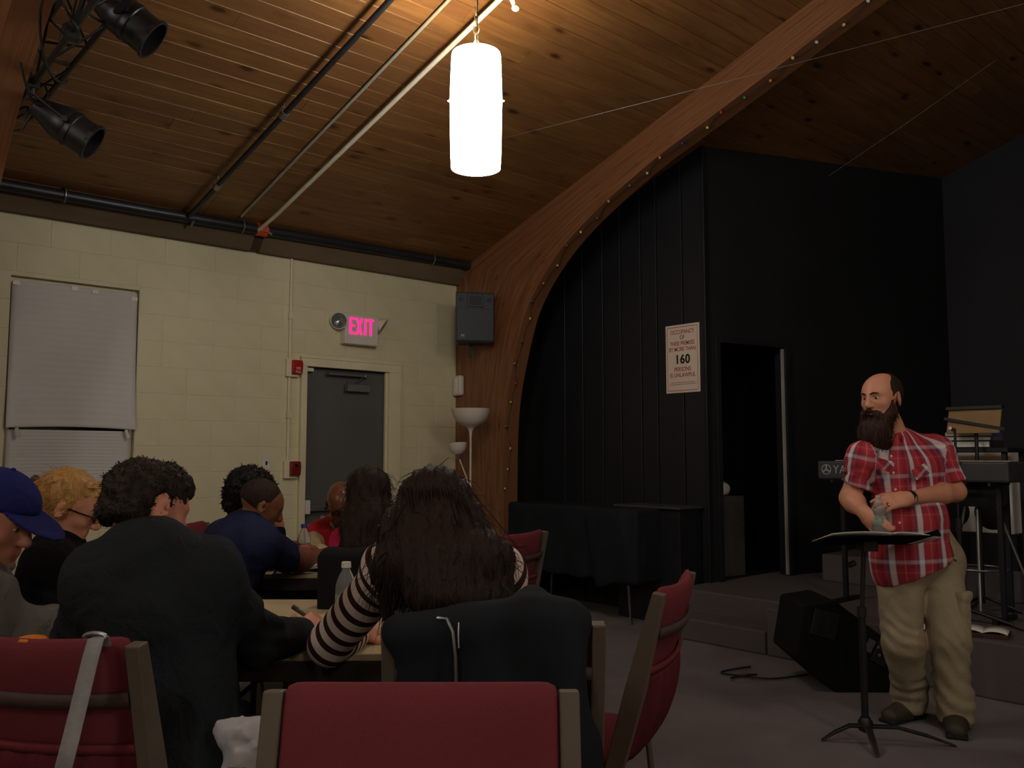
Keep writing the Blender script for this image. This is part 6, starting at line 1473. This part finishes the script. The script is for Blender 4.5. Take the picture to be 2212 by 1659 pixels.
# ---------------------------------------------------------------- 7 curly haired person behind him
h = Hd(P(546, 1078, 4.80), (.85, .15, -.25), (.05, 0, 1), .98)
j = sit(dict(nb=P(528, 1144, 4.84), shR=P(520, 1174, 4.70), shL=P(530, 1169, 5.0), elR=P(590, 1205, 4.70), wrR=P(601, 1142, 4.70), elL=P(590, 1200, 5.02), wrL=P(660, 1195, 5.0), b=.95), (-1.52, 4.92, .56), (1, -.1))
root = seated('person with black curly hair resting chin on a hand behind the navy polo man', (-1.52, 4.92, 0), h, j, SK['tan'], M['blackknit'], M['blacktr'], 1.8, [(j.wrR, (-.05, .05, 1), (-.8, .2, 0), (.1, -.8, .3), (.65, .7, .7, .75), .95, .03), (j.wrL, (.8, .1, 0), (0, .1, -1), (0, -.6, .3))], .011, .016, top_name='black_top')
b0 = V3(-1.52, 4.92, 0)
HR = S(); HR.ell(h(0, -.030, .055), np.array((.125, .140, .122)) * h.s, h.R, .02); HR.cap(h(0, -.09, -.02), h(0, -.10, -.06), .07, .05, .04); HR.ell(h(0, .13, -.05), np.array((.11, .10, .12)) * h.s, h.R, .02, 's')
HR.disp = lambda X: .010 * wav(X, 75, 8, 2) + .007 * wav(X, 150, 8, 9); HR.dmax = .035; hs_ = HR.build('curly_hair', HM['black'], root, .007, 0, None, b0); fuzz(hs_, 1800, .022, .0022, root, HM['black'], None, .7)

# ---------------------------------------------------------------- 8 bald man in the red vest
h = Hd(P(738, 1090, 5.24), (.22, -.82, -.46), (0, -.3, 1), 1.06)
j = sit(dict(nb=P(730, 1142, 5.36), shR=P(682, 1166, 5.34), shL=P(792, 1166, 5.38), elR=P(668, 1196, 5.12), wrR=P(712, 1196, 4.98), elL=P(810, 1196, 5.12), wrL=P(770, 1196, 4.98), b=1.05), (-.98, 5.46, .56), (0, -1))
M['khakishirt'] = cloth('khaki_shirt', srgb(176, 158, 120)); M['vest'] = cloth('red_vest', srgb(170, 42, 48), .12, .7, 8); M['vestgrey'] = cloth('grey_yoke', srgb(58, 52, 56), .1, .7, 8)
root = seated('bald man with glasses in a red vest sitting across the far table', (-.98, 5.46, 0), h, j, SK['dark'], M['khakishirt'], M['blacktr'], 1.6, [(j.wrR, (.6, -.3, 0), (0, -.1, -1), (0, -.6, .3)), (j.wrL, (-.6, -.3, 0), (0, -.1, -1), (0, -.6, .3))], .010, .016, top_name='shirt')
b0 = V3(-.98, 5.46, 0); glasses(h, root, b0)
VS = S(); torso(VS, j, .036)
for sh in (j.shL, j.shR): VS.ell(sh + (sh - j.sc) * .60, (.065, .11, .13), None, .01, 's')
VS.ell(h(0, .0, -.12), (.07, .08, .07), None, .01, 's'); VS.cut(j.hc - V3(0, 0, .06), (0, 0, -1)); VS.disp = lambda X: .004 * np.sin(X[:, 2] * 75) + .003 * wav(X, 25); VS.dmax = .012; vs_ = VS.build('vest', M['vest'], root, .010, 1, None, b0)
YK = S()
for sg in (-1, 1): YK.cap(j.nb + j.sx * sg * .05 + V3(0, -.05, -.02), j.sc + j.sx * sg * .16 + V3(0, -.115, -.10), .022, .02, .02)
YK.cap(j.nb + j.sx * .06 + V3(0, -.03, .0), j.nb - j.sx * .06 + V3(0, -.03, .0), .03, None, .03); YK.build('vest_yoke', M['vestgrey'], vs_, .010, 1, None, b0)
g = G(); g.tube([j.nb + V3(0, -.14, -.06) - b0, j.waist + V3(0, -.148, .1) - b0], .005, 6); g.build('vest_zip', M['blackplastic'], vs_)

# ---------------------------------------------------------------- 9 woman in pink, long hair, facing away
h = Hd(P(798, 1072, 4.06), (-.05, .93, -.30), (0, .1, 1), .96)
j = sit(dict(nb=P(800, 1140, 4.02), shL=P(752, 1172, 4.02), shR=P(858, 1172, 4.02), elL=P(735, 1235, 4.25), wrL=P(760, 1225, 4.56), elR=P(880, 1235, 4.25), wrR=P(850, 1225, 4.56), b=.92), (-.57, 3.98, .56), (0, 1))
M['pink'] = cloth('magenta_top', srgb(196, 44, 84))
root = seated('woman with long dark hair and a pink top facing the far table', (-.62, 3.98, 0), h, j, SK['tan'], M['pink'], M['blacktr'], 1.8, [], .011, .014, top_name='pink_top')
b0 = V3(-.62, 3.98, 0)
segs = [(h(0, -.05, .02), P(796, 1120, 3.96), .085, .085, 1.1), (P(796, 1120, 3.96), P(785, 1178, 3.90), .08, .06, 1.35), (P(770, 1140, 3.92), P(760, 1185, 3.86), .05, .035, 1.2)]
long_hair(h, segs, root, b0, HM['long'], .010, .006, 150)
